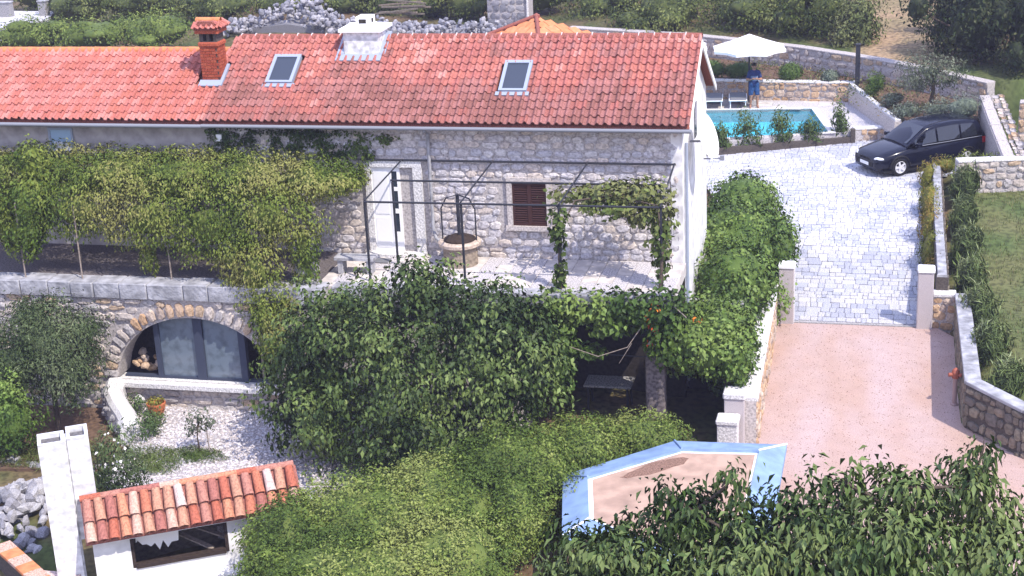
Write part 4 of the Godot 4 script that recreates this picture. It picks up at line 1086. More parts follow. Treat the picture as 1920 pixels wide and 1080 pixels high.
	var shaft := func(x0: float, x1: float, z0: float, z1: float, y0: float, y1: float):
		var t := 0.07
		b.box(Vector3(x0, y0, z1 - t), Vector3(x1, y1, z1)); b.box(Vector3(x0, y0, z0), Vector3(x1, y1, z0 + t)); b.box(Vector3(x0, y0, z0 + t), Vector3(x0 + t, y1, z1 - t)); b.box(Vector3(x1 - t, y0, z0 + t), Vector3(x1, y1, z1 - t)); b.box(Vector3(x0 + t, y0, z0 + t), Vector3(x1 - t, y1 - .8, z1 - t))
	shaft.call(-.66, -.13, -.62, -.02, -.4, 3.5)
	b.box(Vector3(-.13, -.4, -.55), Vector3(-.09, 3.45, -.2))
	shaft.call(-.09, .34, -.8, -.16, 1.2, 3.497)
	obj("chimney", b, M.white_weathered, hut)
	b = MB.new(); b.box(Vector3(-.585, 2.4, -.545), Vector3(-.195, 3.4, -.095)); b.box(Vector3(-.045, 2.4, -.675), Vector3(.245, 3.4, -.275)); obj("flue", b, mat("hollow_dark", lin(.16, .15, .15), 0.95, M.soil.albedo_texture, 1.0), hut)  # dark filler blocks, colour imitates the shade inside the open shafts
	b = MB.new(); b.box(Vector3(-1.6, -.4, -.4), Vector3(-.1, .1, .5)); obj("hearth", b, M.limewash, hut)
	# low wall with orange tile coping at the lower left
	var lw := thing("tiled_low_wall", "low dark wall with orange tile coping beside the hut chimney", "low wall", Vector3(-12.4, -4.2, 11))
	var a := Vector3(-13.55, -3.42, 10.5)
	var e := Vector3(-11.3, -3.42, 12.25)
	var off := Vector3(12.4, 4.2, -11)
	obj("wall", wall_body(a + off, e + off, -0.6, 0.3), M.mortar_dark, lw)
	var dir := (e - a).normalized()
	var side := Vector3(dir.z, 0, -dir.x)
	for k in 7:
		b = MB.new(); b.bevel(Vector3(-.2, -.02, -.2), Vector3(.2, .05, .2), 0.01, Transform3D(Basis(dir, Vector3.UP, -side), a + dir * (0.22 + k * 0.41) + side * 0.15 + off + Vector3(0, .02, 0))); obj("coping_tile", b, M.orange_clay if k % 2 else M.barrel3, lw)
	a = Vector3(-12.3, -3.5, 10.55); 
	for k in 3:
		b = MB.new(); b.bevel(Vector3(-.2, -.02, -.2), Vector3(.2, .05, .2), 0.01, Transform3D(Basis(), Vector3(-12.05 + k * 0.38, -3.46 , 11.45) + off)); obj("coping_tile", b, M.barrel5, lw)
	# heap of pale rocks
	var rp := thing("rock_pile", "heap of pale grey boulders left of the hut chimney", "rock pile", Vector3(-14.2, -4.0, 8.4))
	pts = []
	for k in 230:
		var p := Vector2(rng.randfn() * .95, rng.randfn() * 1.05)
		var q := p.length()
		if q > 2.3: continue
		pts.append([Vector3(p.x - p.y * .35, maxf(0.0, 0.85 - q * 0.36) * rng.randf_range(.85, 1.0) + 0.1, p.y), rng.randf_range(.2, .42)])
	rocks(rp, pts, "rock", 4)
	b = MB.new()
	b.lathe([Vector2(1.5, -.3), Vector2(.9, .2), Vector2(.4, .45), Vector2(0, .5)], Vector3.ZERO, 14); obj("core", b, M.rock3, rp)
	# stones at the edge of the left bed
	var st := thing("bed_stones", "few rough stones edging the soil bed behind the hut chimney", "stones", Vector3(-14.5, -3.5, 6.5))
	pts = []
	for k in 12: pts.append([Vector3(-1.2 + k * .18, rng.randf_range(0, .1), rng.randf_range(-.15, .15)), rng.randf_range(.2, .36)])
	rocks(st, pts, "rock", 4)
	# blue-edged flat roof
	var bl := thing("blue_edged_flat_roof", "flat beige roof with a broad pale blue metal edge", "flat roof", Vector3(0.7, -4.2, 7.6))
	off = Vector3(-0.7, 4.2, -7.6)
	var outer := [Vector2(-1.63, 7.33), Vector2(.5, 5.26), Vector2(2.97, 5.13), Vector2(2.95, 12.2), Vector2(-1.1, 10.04)]
	var inner := [Vector2(-1.0, 7.75), Vector2(.78, 6.12), Vector2(2.44, 5.98), Vector2(2.4, 11.4), Vector2(-.62, 9.6)]
	var sh := func(l: Array, f: float) -> Array:
		var r: Array = []
		for q in l: r.append(Vector2(q.x + off.x, q.y + off.z) + (Vector2(0.9, 7.6) - q) * f)
		return r
	b = MB.new(); b.prism(sh.call(outer, 0.06), -0.4, 1.72); obj("wall", b, M.mortar_dark, bl)
	b = MB.new(); b.prism(sh.call(inner, 0.0), 1.6, 1.93); var deck := obj("roof", b, M.beige, bl)
	for k in 5:
		var k2 := (k + 1) % 5
		var o0 := Vector3(outer[k].x, -2.42, outer[k].y) + off
		var o1 := Vector3(outer[k2].x, -2.42, outer[k2].y) + off
		var i0 := Vector3(inner[k].x, -2.2, inner[k].y) + off
		var i1 := Vector3(inner[k2].x, -2.2, inner[k2].y) + off
		b = MB.new()
		b.quad(o1, o0, i0, i1)
		b.quad(i1, i0, Vector3(i0.x, 1.9, i0.z), Vector3(i1.x, 1.9, i1.z))
		b.quad(o0, o1, o1 - Vector3(0, .14, 0), o0 - Vector3(0, .14, 0))
		obj("blue_edge", b, M.blue, bl)
		b = MB.new()
		var c0 := Vector3(inner[k].x, 0, inner[k].y) * Vector3(1, 0, 1) + off * Vector3(1, 0, 1)
		var c1 := Vector3(inner[k2].x, 0, inner[k2].y) + off * Vector3(1, 0, 1)
		var cen := Vector3(0.9, 0, 7.6) + off * Vector3(1, 0, 1)
		var y1 := Vector3(0, 1.935, 0)
		b.quad(c1 + y1, c0 + y1, c0.lerp(cen, .05) + y1, c1.lerp(cen, .05) + y1)
		obj("white_sealing", b, M.white_paint, deck)
		b = MB.new(); b.tube([o0 + Vector3(0, .012, 0), i0 + Vector3(0, .012, 0)], [0.025], 6); obj("seam_cover", b, M.white_paint if k == 2 or k == 4 else M.blue, bl)
	b = MB.new()
	var sp: Array = []
	for k in 16:
		var ang := TAU * k / 16.0
		var pp := Vector2(cos(ang) * 0.85, sin(ang) * 0.2 * rng.randf_range(.75, 1.2)).rotated(-0.72) + Vector2(.33 + off.x, 7.0 + off.z)
		sp.append(pp + Vector2(rng.randf_range(-.05, .05), rng.randf_range(-.05, .05)))
	b.prism(sp, 1.932, 1.936); obj("stain", b, M.stain, deck)

# ---------------------------------------------------------------- drive walls, gate, hydrant
func stone_wall(called: String, label: String, pts: Array, y0: Array, thick: float, capm: Material, body: Material, mats: String, nm: int, cap_h := 0.07, limit := 300, cw := 0.33, ch := 0.24) -> Node3D:
	var t := thing(called, label, "stone wall", Vector3(pts[0].x, y0[0], pts[0].z))
	var off: Vector3 = -t.position
	for k in pts.size() - 1:
		var a: Vector3 = pts[k] + off
		var b: Vector3 = pts[k + 1] + off
		var low: float = minf(y0[k], y0[k + 1]) + off.y
		obj("wall", wall_body(a - Vector3(0, cap_h, 0), b - Vector3(0, cap_h, 0), low - 0.2, thick), body, t)
		var d := Vector3(b.x - a.x, 0, b.z - a.z)
		var L := d.length()
		d /= L
		var back := Vector3(d.z, 0, -d.x)
		var w := (Vector3.UP)
		var slope := (b.y - a.y) / L
		var top := minf(a.y, b.y) - cap_h
		stones(t, Vector3(a.x, low, a.z), d, w, L, top - low, cw, ch, mats, nm, limit, 0.045)
		if absf(b.y - a.y) > 0.06:
			pass
		var n := maxi(1, int(L / 0.95))
		for q in n:
			var m := MB.new()
			var bs := Basis(Vector3(d.x, slope, d.z).normalized(), Vector3.UP, -back)
			m.bevel(Vector3(-L / n / 2 + .006, 0, -thick - .03), Vector3(L / n / 2 - .006, cap_h, .04), 0.015, Transform3D(bs, a.lerp(b, (q + .5) / n) - Vector3(0, cap_h, 0) + Vector3(0, rng.randf_range(-.006, .006), 0)))
			obj("cap", m, capm, t)
	return t
func build_gate():
	var g := -3.46
	for k in 2:
		var x: float = [2.23, 6.02][k]
		var t := thing("gate_pillar", ["pinkish roughcast gate pillar at left of the drive beside the ivy", "pinkish roughcast gate pillar at right of the drive beside the planted strip"][k], "gate pillar", Vector3(x, g, -5.35), 0.0, "gate pillars of the drive")
		var b := MB.new(); b.bevel(Vector3(-.21, -.2, -.21), Vector3(.21, 1.66, .21), 0.015); obj("shaft", b, M.roughcast, t)
		b = MB.new(); b.bevel(Vector3(-.235, 1.66, -.235), Vector3(.235, 1.75, .235), 0.025); obj("cap", b, M.white_paint, t)
		b = MB.new(); b.box(Vector3(.212 if k == 0 else -.218, 0, -.19), Vector3(.218 if k == 0 else -.212, 1.6, .19)); obj("smooth_side", b, M.limewash, t)
	# left wall, white on top, from the pillar down to the low pillars
	stone_wall("white_topped_wall", "white topped wall along the left side of the gravel drive", [Vector3(2.08, -2.42, 2.6), Vector3(2.02, -2.36, -1.0), Vector3(1.98, -2.3, -4.6)], [-3.75, -3.65, -3.5], 0.42, M.limewash, M.mortar_pale, "ochre", 5, 0.1)
	var s := stone_wall("gate_stub_wall", "short ochre stone wall between the left gate pillar and the white wall", [Vector3(1.6, -2.3, -5.0), Vector3(2.02, -2.3, -5.0)], [-3.5, -3.5], 0.35, M.limewash, M.mortar_pale, "ochre", 5, 0.1)
	stone_wall("gate_stub_wall", "short ochre stone wall between the right gate pillar and the grey wall", [Vector3(6.23, -2.45, -5.3), Vector3(6.85, -2.45, -5.3)], [-3.5, -3.5], 0.35, M.limewash, M.mortar_pale, "ochre", 5, 0.08)
	for k in 2:
		var t := thing("low_pillar", ["white capped low pillar at the near end of the white topped wall", "smaller lower white block in front of the white capped low pillar"][k], "pillar", [Vector3(1.57, -3.75, 2.5), Vector3(1.45, -3.75, 2.98)][k])
		var b := MB.new(); b.bevel(Vector3(-.24, -.2, -.22), Vector3(.24, [1.32, .86][k], .22), 0.015); obj("shaft", b, M.roughcast if k == 0 else M.limewash, t)
		b = MB.new(); b.bevel(Vector3(-.27, [1.32, .86][k], -.25), Vector3(.27, [1.46, .96][k], .25), 0.03); obj("cap", b, M.limewash, t)
	# right: cap walls beside the planted strip and the drive, then the stone faced bend
	stone_wall("grey_capped_wall", "long grey capped wall between the planted strip and the field", [Vector3(6.62, -1.9, -17.2), Vector3(6.6, -1.95, -10.5), Vector3(6.62, -2.0, -5.6)], [-2.6, -3.0, -3.5], -0.32, M.coping, M.mortar_dark, "brown", 4, 0.08, 120)
	stone_wall("drive_side_wall", "grey capped brown stone wall bending along the right of the gravel drive", [Vector3(6.84, -2.4, -5.25), Vector3(6.92, -2.42, 0.95), Vector3(8.15, -2.5, 2.35), Vector3(10.2, -2.6, 3.6)], [-3.6, -3.75, -3.85, -4.0], 0.32, M.coping, M.mortar_dark, "brown", 4, 0.08, 150, 0.3, 0.26)
	var hy := thing("hydrant", "slim rusty red hydrant standing against the drive side wall", "hydrant", Vector3(6.72, -3.62, -0.3))
	var b := MB.new(); b.lathe([Vector2(.1, 0), Vector2(.1, .05), Vector2(.055, .07), Vector2(.055, .72), Vector2(.085, .74)], Vector3.ZERO, 12); obj("post", b, mat("hydrant_grey", lin(.34, .24, .22), 0.7), hy)
	b = MB.new(); b.lathe([Vector2(.085, .74), Vector2(.1, .8), Vector2(.1, .9), Vector2(.07, .97), Vector2(.03, 1.0), Vector2(0, 1.02)], Vector3.ZERO, 12); obj("head", b, M.rust, hy)
	for k in 2:
		b = MB.new(); b.tube([Vector3(0, .84, 0), Vector3(-.17 if k == 0 else .15, .84, .06)], [0.045, 0.05], 8); obj("outlet", b, M.rust, hy)
	# walls round the parking place
	var pk := stone_wall("parking_wall", "tall pale stone wall closing the parking place behind the car", [Vector3(8.32, -0.35, -20.9), Vector3(8.62, -.85, -18.5), Vector3(8.95, -1.35, -16.1)], [-2.3, -2.4, -2.5], -0.42, M.mortar, M.mortar, "warm", 6, 0.06, 120)
	for k in 2:
		var pa: Vector3 = [Vector3(8.32, -0.35, -20.9), Vector3(8.62, -.85, -18.5)][k] - pk.position
		var pb: Vector3 = [Vector3(8.62, -.85, -18.5), Vector3(8.95, -1.35, -16.1)][k] - pk.position
		var pu := (pa - pb).normalized()
		stones(pk, pb, pu, Vector3(-pu.z, 0, pu.x).normalized() * -1.0 if Vector3(-pu.z, 0, pu.x).x < 0 else Vector3(-pu.z, 0, pu.x).normalized(), (pa - pb).length(), 0.43, 0.3, 0.2, "warm", 6, 200, 0.04)
	stone_wall("parking_front_wall", "pale stone wall facing the field at the corner of the parking place", [Vector3(7.1, -1.35, -15.4), Vector3(9.35, -1.35, -15.9)], [-2.6, -2.45], 0.38, M.limewash, M.mortar, "warm", 6, 0.06, 120)
	stone_wall("field_wall", "ochre dry stone wall at the far end of the field", [Vector3(9.3, -0.55, -20.6), Vector3(13.5, -0.4, -20.2)], [-2.0, -2.0], 0.4, M.mortar, M.mortar, "ochre", 5, 0.04, 120, .36, .28)

# ---------------------------------------------------------------- pool side
func build_pool():
	var b := MB.new()
	b.prism([Vector2(-6, -24.3), Vector2(1.78, -25.1), Vector2(3.5, -26.3), Vector2(3.4, -26.9), Vector2(-6, -27.2)], -2.4, -1.9)
	b.prism([Vector2(1.78, -25.1), Vector2(2.62, -21.3), Vector2(3.5, -21.5), Vector2(5.3, -22.3), Vector2(3.5, -26.3)], -2.4, -1.9)
	b.prism([Vector2(-6, -20.2), Vector2(-6, -18.6), Vector2(-1.7, -19.5), Vector2(3.5, -21.5), Vector2(2.62, -21.3), Vector2(-1.5, -20.1)], -2.4, -1.9)
	var deck := struct("pool_terrace", b, M.deck)
	for k in 16:
		for r in 3:
			var x := -5.8 + k * 0.6
			b = MB.new(); b.bevel(Vector3(x + .008, -1.9, -26.75 + r * .6), Vector3(x + .59, -1.885, -26.75 + r * .6 + .59), 0.006)
			if -26.75 + r * .6 + .59 < -24.6 - x * 0.1 - 0.25 and x < 2.9: obj("slab", b, M.deck if (k * 3 + r) % 4 else M.terrace, deck)
	b = MB.new()
	b.prism([Vector2(-6, -24.25), Vector2(1.72, -25.05), Vector2(2.55, -21.36), Vector2(-1.5, -20.16), Vector2(-6, -20.26)], -3.4, -3.3)
	struct("pool_floor", b, mat("pool_tile", lin(.20, .76, .86), 0.5, noise_tex(0.03, 0.7, 1.15, 50, FastNoiseLite.TYPE_CELLULAR, 2), 0.5))
	b = MB.new()
	var ring := [Vector2(-6, -24.3), Vector2(1.78, -25.1), Vector2(2.62, -21.3), Vector2(-1.5, -20.1), Vector2(-6, -20.2)]
	for k in 4:
		var p: Vector2 = ring[k]
		var q: Vector2 = ring[k + 1]
		b.quad(Vector3(p.x, -3.4, p.y), Vector3(q.x, -3.4, q.y), Vector3(q.x, -1.9, q.y), Vector3(p.x, -1.9, p.y))
	struct("pool_lining", b, M.pool_tile)
	for k in 4:
		b = MB.new()
		var p: Vector2 = ring[k]
		var q: Vector2 = ring[k + 1]
		var c := Vector2(-1, -22.6)
		b.prism([p.lerp(c, -.0), q.lerp(c, 0.0), q.lerp(c, -.08), p.lerp(c, -.08)], -1.9, -1.87)
		obj("coping", b, M.limewash, deck)
	b = MB.new()
	b.prism(ring, -2.02, -2.0)
	var wm := mat("water", Color(.25, .78, .9, .2), 0.03)
	wm.normal_enabled = true; wm.normal_texture = noise_tex(0.02, 0, 1, 70, FastNoiseLite.TYPE_SIMPLEX_SMOOTH, 3, 4.0); wm.normal_scale = 0.25; wm.uv1_triplanar = true; wm.uv1_world_triplanar = true; wm.uv1_scale = Vector3.ONE * 0.4
	wm.transparency = BaseMaterial3D.TRANSPARENCY_ALPHA
	var pw := MB.new()
	var p5: Array = []
	for q in ring: p5.append(Vector3(q.x, -2.0, q.y))
	pw.quad(p5[4], p5[3], p5[2], p5[1]); pw.tri(p5[4], p5[1], p5[0])
	struct("pool_water", pw, wm)
	stone_wall("pool_back_wall", "low ochre stone wall behind the pool terrace under the flower bed", [Vector3(-6.0, -1.1, -26.9), Vector3(3.4, -1.1, -26.35)], [-1.95, -1.95], 0.3, M.limewash, M.mortar, "ochre", 5, 0.06, 150, .36, .24)
	stone_wall("pool_side_wall", "smooth wall with white cap running from the dark post to the car", [Vector3(3.42, -1.1, -26.2), Vector3(5.25, -1.25, -20.8)], [-2.0, -2.3], -0.26, M.limewash, M.mortar_pale, "brown", 4, 0.08, 1)
	stone_wall("pool_step_wall", "low pink stone wall between the parking place and the pool terrace", [Vector3(3.55, -1.82, -21.6), Vector3(5.6, -1.82, -22.2)], [-2.35, -2.35], 0.3, M.limewash, M.mortar_pale, "ochre", 5, 0.06)
	var cb := thing("planter_curb", "dark low curb in front of the oleanders by the pool", "planter", Vector3(1, -2.4, -20.3))
	var off := Vector3(-1, 2.4, 20.3)
	obj("curb", wall_body(Vector3(-2.2, -2.08, -19.05) + off, Vector3(3.5, -2.08, -21.35) + off, -.2, 0.15), M.mortar_dark, cb)
	b = MB.new(); b.prism([Vector2(-2.2, -19.2) + Vector2(off.x, off.z), Vector2(3.4, -21.45) + Vector2(off.x, off.z), Vector2(3.3, -22.0) + Vector2(off.x, off.z), Vector2(-2.2, -19.8) + Vector2(off.x, off.z)], 0, 0.27); obj("soil", b, M.soil, cb)
	b = MB.new(); b.bevel(Vector3(3.42, -2.4, -21.5) + off, Vector3(3.6, -1.78, -21.3) + off, 0.02); obj("end_post", b, M.mortar_dark, cb)
	var post := thing("dark_post", "tall dark square post at the corner of the pool terrace", "post", Vector3(3.5, -1.9, -26.3))
	b = MB.new(); b.box(Vector3(-.09, 0, -.09), Vector3(.09, 2.3, .09)); obj("shaft", b, M.black_iron, post)
	b = MB.new(); b.bevel(Vector3(-.11, 2.3, -.11), Vector3(.11, 2.36, .11), 0.02); obj("cap", b, M.black_iron, post)
	b = MB.new(); b.bevel(Vector3(-.14, 0, -.14), Vector3(.14, .03, .14), 0.01); obj("foot", b, M.black_iron, post)
	# bed, retaining wall
	b = MB.new(); b.prism([Vector2(-9, -27.2), Vector2(3.4, -26.6), Vector2(5.4, -20.7), Vector2(8.3, -20.3), Vector2(8.3, -22.9), Vector2(6.37, -24.82), Vector2(4.13, -27.05), Vector2(1.05, -29.45), Vector2(-3.75, -32.2), Vector2(-9, -34.0)], -2.6, -1.2); struct("flower_bed", b, M.soil)
	stone_wall("hill_retaining_wall", "long grey rubble retaining wall below the trees behind the pool", [Vector3(-9.8, -.3, -34.3), Vector3(-3.75, -.3, -32.3), Vector3(1.05, -.3, -29.5), Vector3(4.13, -.3, -27.1), Vector3(6.37, -.3, -24.85), Vector3(8.3, -.35, -22.95)], [-1.5, -1.5, -1.5, -1.5, -1.5, -1.5], 0.4, M.mortar, M.mortar, "warm", 6, 0.06, 90, .42, .3)
	# parasols
	for k in 2:
		var at: Vector3 = [Vector3(-.72, -1.9, -25.75), Vector3(-3.85, -1.9, -26.0)][k]
		var t := thing("parasol", ["wide white parasol open above the person by the pool", "white parasol mostly hidden behind the house gable"][k], "parasol", at, 0.15, "white parasols by the pool")
		b = MB.new(); b.tube([Vector3(0, 0, 0), Vector3(0, 2.85, 0)], [0.035], 10); obj("pole", b, M.black_iron, t)
		b = MB.new(); b.bevel(Vector3(-.35, 0, -.35), Vector3(.35, .09, .35), 0.02); obj("base", b, M.concrete, t)
		b = MB.new()
		var R := 1.52
		for s in 8:
			var a0 := TAU * s / 8 + PI / 8
			var a1 := TAU * (s + 1) / 8 + PI / 8
			var r0 := R
			var e0 := Vector3(r0 * cos(a0), 2.3, -r0 * sin(a0))
			var e1 := Vector3(r0 * cos(a1), 2.3, -r0 * sin(a1))
			var mid := (e0 + e1) / 2 * Vector3(.97, 1, .97) + Vector3(0, .03, 0)
			var tip := Vector3(0, 2.86, 0)
			var h0 := e0.lerp(tip, .5) - Vector3(0, .02, 0)
			var h1 := e1.lerp(tip, .5) - Vector3(0, .02, 0)
			b.quad(e0, mid, h1.lerp(h0, .5) - Vector3(0, .02, 0), h0); b.quad(mid, e1, h1, h1.lerp(h0, .5) - Vector3(0, .02, 0)); b.tri(h0, h1, tip)
			b.quad(e0 - Vector3(0, .1, 0), mid - Vector3(0, .1, 0), mid, e0); b.quad(mid - Vector3(0, .1, 0), e1 - Vector3(0, .1, 0), e1, mid)
		obj("canopy", b, M.fabric_white, t)
		for s in 8:
			var a0 := TAU * s / 8 + PI / 8
			b = MB.new(); b.tube([Vector3(R * .97 * cos(a0), 2.27, -R * .97 * sin(a0)), Vector3(0, 2.78, 0)], [0.012], 5); obj("rib", b, M.black_iron, t)
	# loungers
	for k in 3:
		var t := thing("sun_lounger", ["grey sun lounger directly under the wide parasol", "grey sun lounger between the parasol pole and the gable", "grey sun lounger nearest the house gable"][k], "sun lounger", Vector3(-1.15 - k * 0.95, -1.88, -25.6 + k * .1), 0.1, "sun loungers in the shade by the pool")
		b = MB.new(); b.bevel(Vector3(-.32, .32, -.5), Vector3(.32, .4, .75), 0.03); obj("seat", b, M.fabric_grey, t)
		b = MB.new(); b.bevel(Vector3(-.32, 0, -.04), Vector3(.32, .08, .75), 0.03, Transform3D(Basis.from_euler(Vector3(PI - 1.9, 0, 0)) * Basis.from_euler(Vector3(0, 0, 0)), Vector3(0, .36, -.5)).rotated_local(Vector3.UP, 0.0)); obj("backrest", b, M.fabric_grey, t)
		for q in [[-.3, -.45], [.3, -.45], [-.3, .7], [.3, .7]]:
			b = MB.new(); b.tube([Vector3(q[0], 0, q[1]), Vector3(q[0], .34, q[1])], [0.02], 6); obj("leg", b, M.white_paint, t)
		b = MB.new(); b.tube([Vector3(-.34, .34, .76), Vector3(.34, .34, .76)], [0.022], 6); b.tube([Vector3(-.34, .34, -.5), Vector3(-.34, .34, .76)], [0.022], 6); b.tube([Vector3(.34, .34, -.5), Vector3(.34, .34, .76)], [0.022], 6); obj("frame", b, M.white_paint, t)

# ---------------------------------------------------------------- the person: one continuous surface by surface nets over smoothly joined capsules
func field(p: Vector3, bones: Array, k: float) -> float:
	var d := 9.0
	for q in bones:
		var a: Vector3 = q[0]
		var ab: Vector3 = q[1] - a
		var t := clampf((p - a).dot(ab) / ab.length_squared(), 0, 1)
		var e := (p - a - ab * t).length() - lerpf(q[2], q[3], t)
		var h := clampf(0.5 + 0.5 * (d - e) / k, 0, 1)
		d = lerpf(d, e, h) - k * h * (1 - h)
	return d
func nets(b: MB, bones: Array, cell: float, k: float, tint: Callable):
	var lo := Vector3.ONE * 99
	var hi := -Vector3.ONE * 99
	for q in bones:
		var r := Vector3.ONE * (maxf(q[2], q[3]) + cell * 2)
		lo = lo.min(q[0] - r).min(q[1] - r); hi = hi.max(q[0] + r).max(q[1] + r)
	var n := Vector3i(((hi - lo) / cell).ceil()) + Vector3i.ONE
	var f := PackedFloat32Array()
	f.resize(n.x * n.y * n.z)
	for z in n.z:
		for y in n.y:
			for x in n.x: f[(z * n.y + y) * n.x + x] = field(lo + Vector3(x, y, z) * cell, bones, k)
	var at := {}
	var st := [1, n.x, n.x * n.y]
	for z in n.z - 1:
		for y in n.y - 1:
			for x in n.x - 1:
				var i0 := (z * n.y + y) * n.x + x
				var s := Vector3.ZERO
				var c := 0
				for e in 12:
					var ax := e >> 2
					var u: int = [1, 2, 0][ax]
					var w: int = [2, 0, 1][ax]
					var pa: int = i0 + (st[u] if e & 1 else 0) + (st[w] if e & 2 else 0)
					var fa := f[pa]
					var fb := f[pa + st[ax]]
					if (fa < 0) == (fb < 0): continue
					var o := Vector3.ZERO
					if e & 1: o[u] = 1
					if e & 2: o[w] = 1
					o[ax] = fa / (fa - fb)
					s += o; c += 1
				if c:
					var p := lo + (Vector3(x, y, z) + s / c) * cell
					at[i0] = b.v.size()
					b.v.append(p); b.c.append(tint.call(p)); b.t.append(Vector2.ZERO)
					var e := cell * 0.5
					b.n.append(Vector3(field(p + Vector3(e, 0, 0), bones, k) - field(p - Vector3(e, 0, 0), bones, k), field(p + Vector3(0, e, 0), bones, k) - field(p - Vector3(0, e, 0), bones, k), field(p + Vector3(0, 0, e), bones, k) - field(p - Vector3(0, 0, e), bones, k)).normalized())
	for z in range(1, n.z - 1):
		for y in range(1, n.y - 1):
			for x in range(1, n.x - 1):
				var i0 := (z * n.y + y) * n.x + x
				for ax in 3:
					var fa := f[i0]
					var fb := f[i0 + st[ax]]
					if (fa < 0) == (fb < 0): continue
					var u: int = st[[1, 2, 0][ax]]
					var w: int = st[[2, 0, 1][ax]]
					var q := [at[i0 - u - w], at[i0 - w], at[i0], at[i0 - u]]
					if fa < 0: q.reverse()
					for z2 in [0, 1, 2, 0, 2, 3]: b.i.append(q[z2])
func build_person():
	var t := thing("person", "person in blue T-shirt and shorts standing by the pool, hands raised to the chest", "person", Vector3(-0.47, -1.88, -25.15), 0.2)
	var bones: Array = [[Vector3(0, .96, 0), Vector3(0, 1.2, 0), .13, .125], [Vector3(0, 1.2, 0), Vector3(0, 1.38, 0), .13, .145], [Vector3(-.12, 1.42, 0), Vector3(.12, 1.42, 0), .09, .09], [Vector3(0, 1.42, 0), Vector3(0, 1.54, .01), .065, .06]]
	var sk := Color(.42, .23, .15)
	var b := MB.new()
	for s in [-1, 1]:
		var el := Vector3(s * .27, 1.14, .04)
		var wr := Vector3(s * .11, 1.2, .26)
		bones.append_array([[Vector3(s * .18, 1.43, 0), el, .06, .045], [el, wr, .045, .03], [Vector3(s * .09, .95, 0), Vector3(s * .12, .5, .03), .095, .062], [Vector3(s * .12, .5, .03), Vector3(s * .14, .09, -.02), .062, .04], [Vector3(s * .14, .05, -.04), Vector3(s * .16, .035, .15), .042, .034]])
		var hand: Array = [[wr, wr + Vector3(-s * .045, .03, .05), .03, .034]]
		var pal := wr + Vector3(-s * .045, .03, .05)
		for k in 4:
			var f0 := pal + Vector3(0, .03 - k * .02, .015)
			var f1 := f0 + Vector3(-s * .03, .012, .032 - absf(k - 1.3) * .005)
			hand.append_array([[f0, f1, .009, .009], [f1, f1 + Vector3(-s * .024, -.008, -.004), .009, .008]])
		hand.append_array([[wr + Vector3(-s * .01, .035, .02), wr + Vector3(-s * .03, .075, .045), .011, .009]])
		nets(b, hand, 0.006, 0.008, func(_p): return sk)
	var head: Array = [[Vector3(0, 1.66, .0), Vector3(0, 1.7, -.01), .092, .098], [Vector3(0, 1.6, .03), Vector3(0, 1.63, .045), .058, .062], [Vector3(0, 1.66, .09), Vector3(0, 1.63, .115), .012, .016], [Vector3(-.095, 1.65, 0), Vector3(-.1, 1.67, -.01), .018, .018], [Vector3(.095, 1.65, 0), Vector3(.1, 1.67, -.01), .018, .018], [Vector3(0, 1.52, .01), Vector3(0, 1.6, .01), .055, .055]]
	nets(b, head, 0.012, 0.02, func(p: Vector3) -> Color:
		if absf(p.y - 1.665) < .011 and absf(absf(p.x) - .034) < .016 and p.z > .06: return Color(.05, .035, .03)
		if absf(p.y - 1.598) < .008 and absf(p.x) < .028 and p.z > .07: return Color(.25, .09, .07)
		return sk)
	nets(b, bones, 0.02, 0.05, func(_p): return sk)
	obj("body", b, M.tinted, t)
	b = MB.new()
	nets(b, [[Vector3(0, 1.7, -.018), Vector3(0, 1.715, -.012), .1, .102], [Vector3(0, 1.62, -.06), Vector3(0, 1.7, -.05), .06, .07]], 0.014, 0.03, func(_p): return Color(.035, .025, .02))
	obj("hair", b, M.tinted, t)
	b = MB.new()
	var shirt: Array = [[Vector3(0, .98, 0), Vector3(0, 1.2, 0), .155, .148], [Vector3(0, 1.2, 0), Vector3(0, 1.38, 0), .152, .162], [Vector3(-.12, 1.42, 0), Vector3(.12, 1.42, 0), .1, .1]]
	for s in [-1, 1]: shirt.append([Vector3(s * .18, 1.43, 0), Vector3(s * .235, 1.25, .025), .075, .07])
	nets(b, shirt, 0.02, 0.05, func(p: Vector3) -> Color: return Color(.16, .22, .34) if p.y > 1.12 and p.y < 1.3 and absf(p.x) < .14 else Color(.025, .045, .14))
	obj("t_shirt", b, M.tinted, t)
	b = MB.new()
	var shorts: Array = [[Vector3(-.06, .97, 0), Vector3(.06, .97, 0), .14, .14]]
	for s in [-1, 1]: shorts.append([Vector3(s * .09, .93, 0), Vector3(s * .125, .58, .02), .112, .1])
	nets(b, shorts, 0.02, 0.04, func(_p): return Color(.035, .085, .21))
	obj("shorts", b, M.tinted, t)

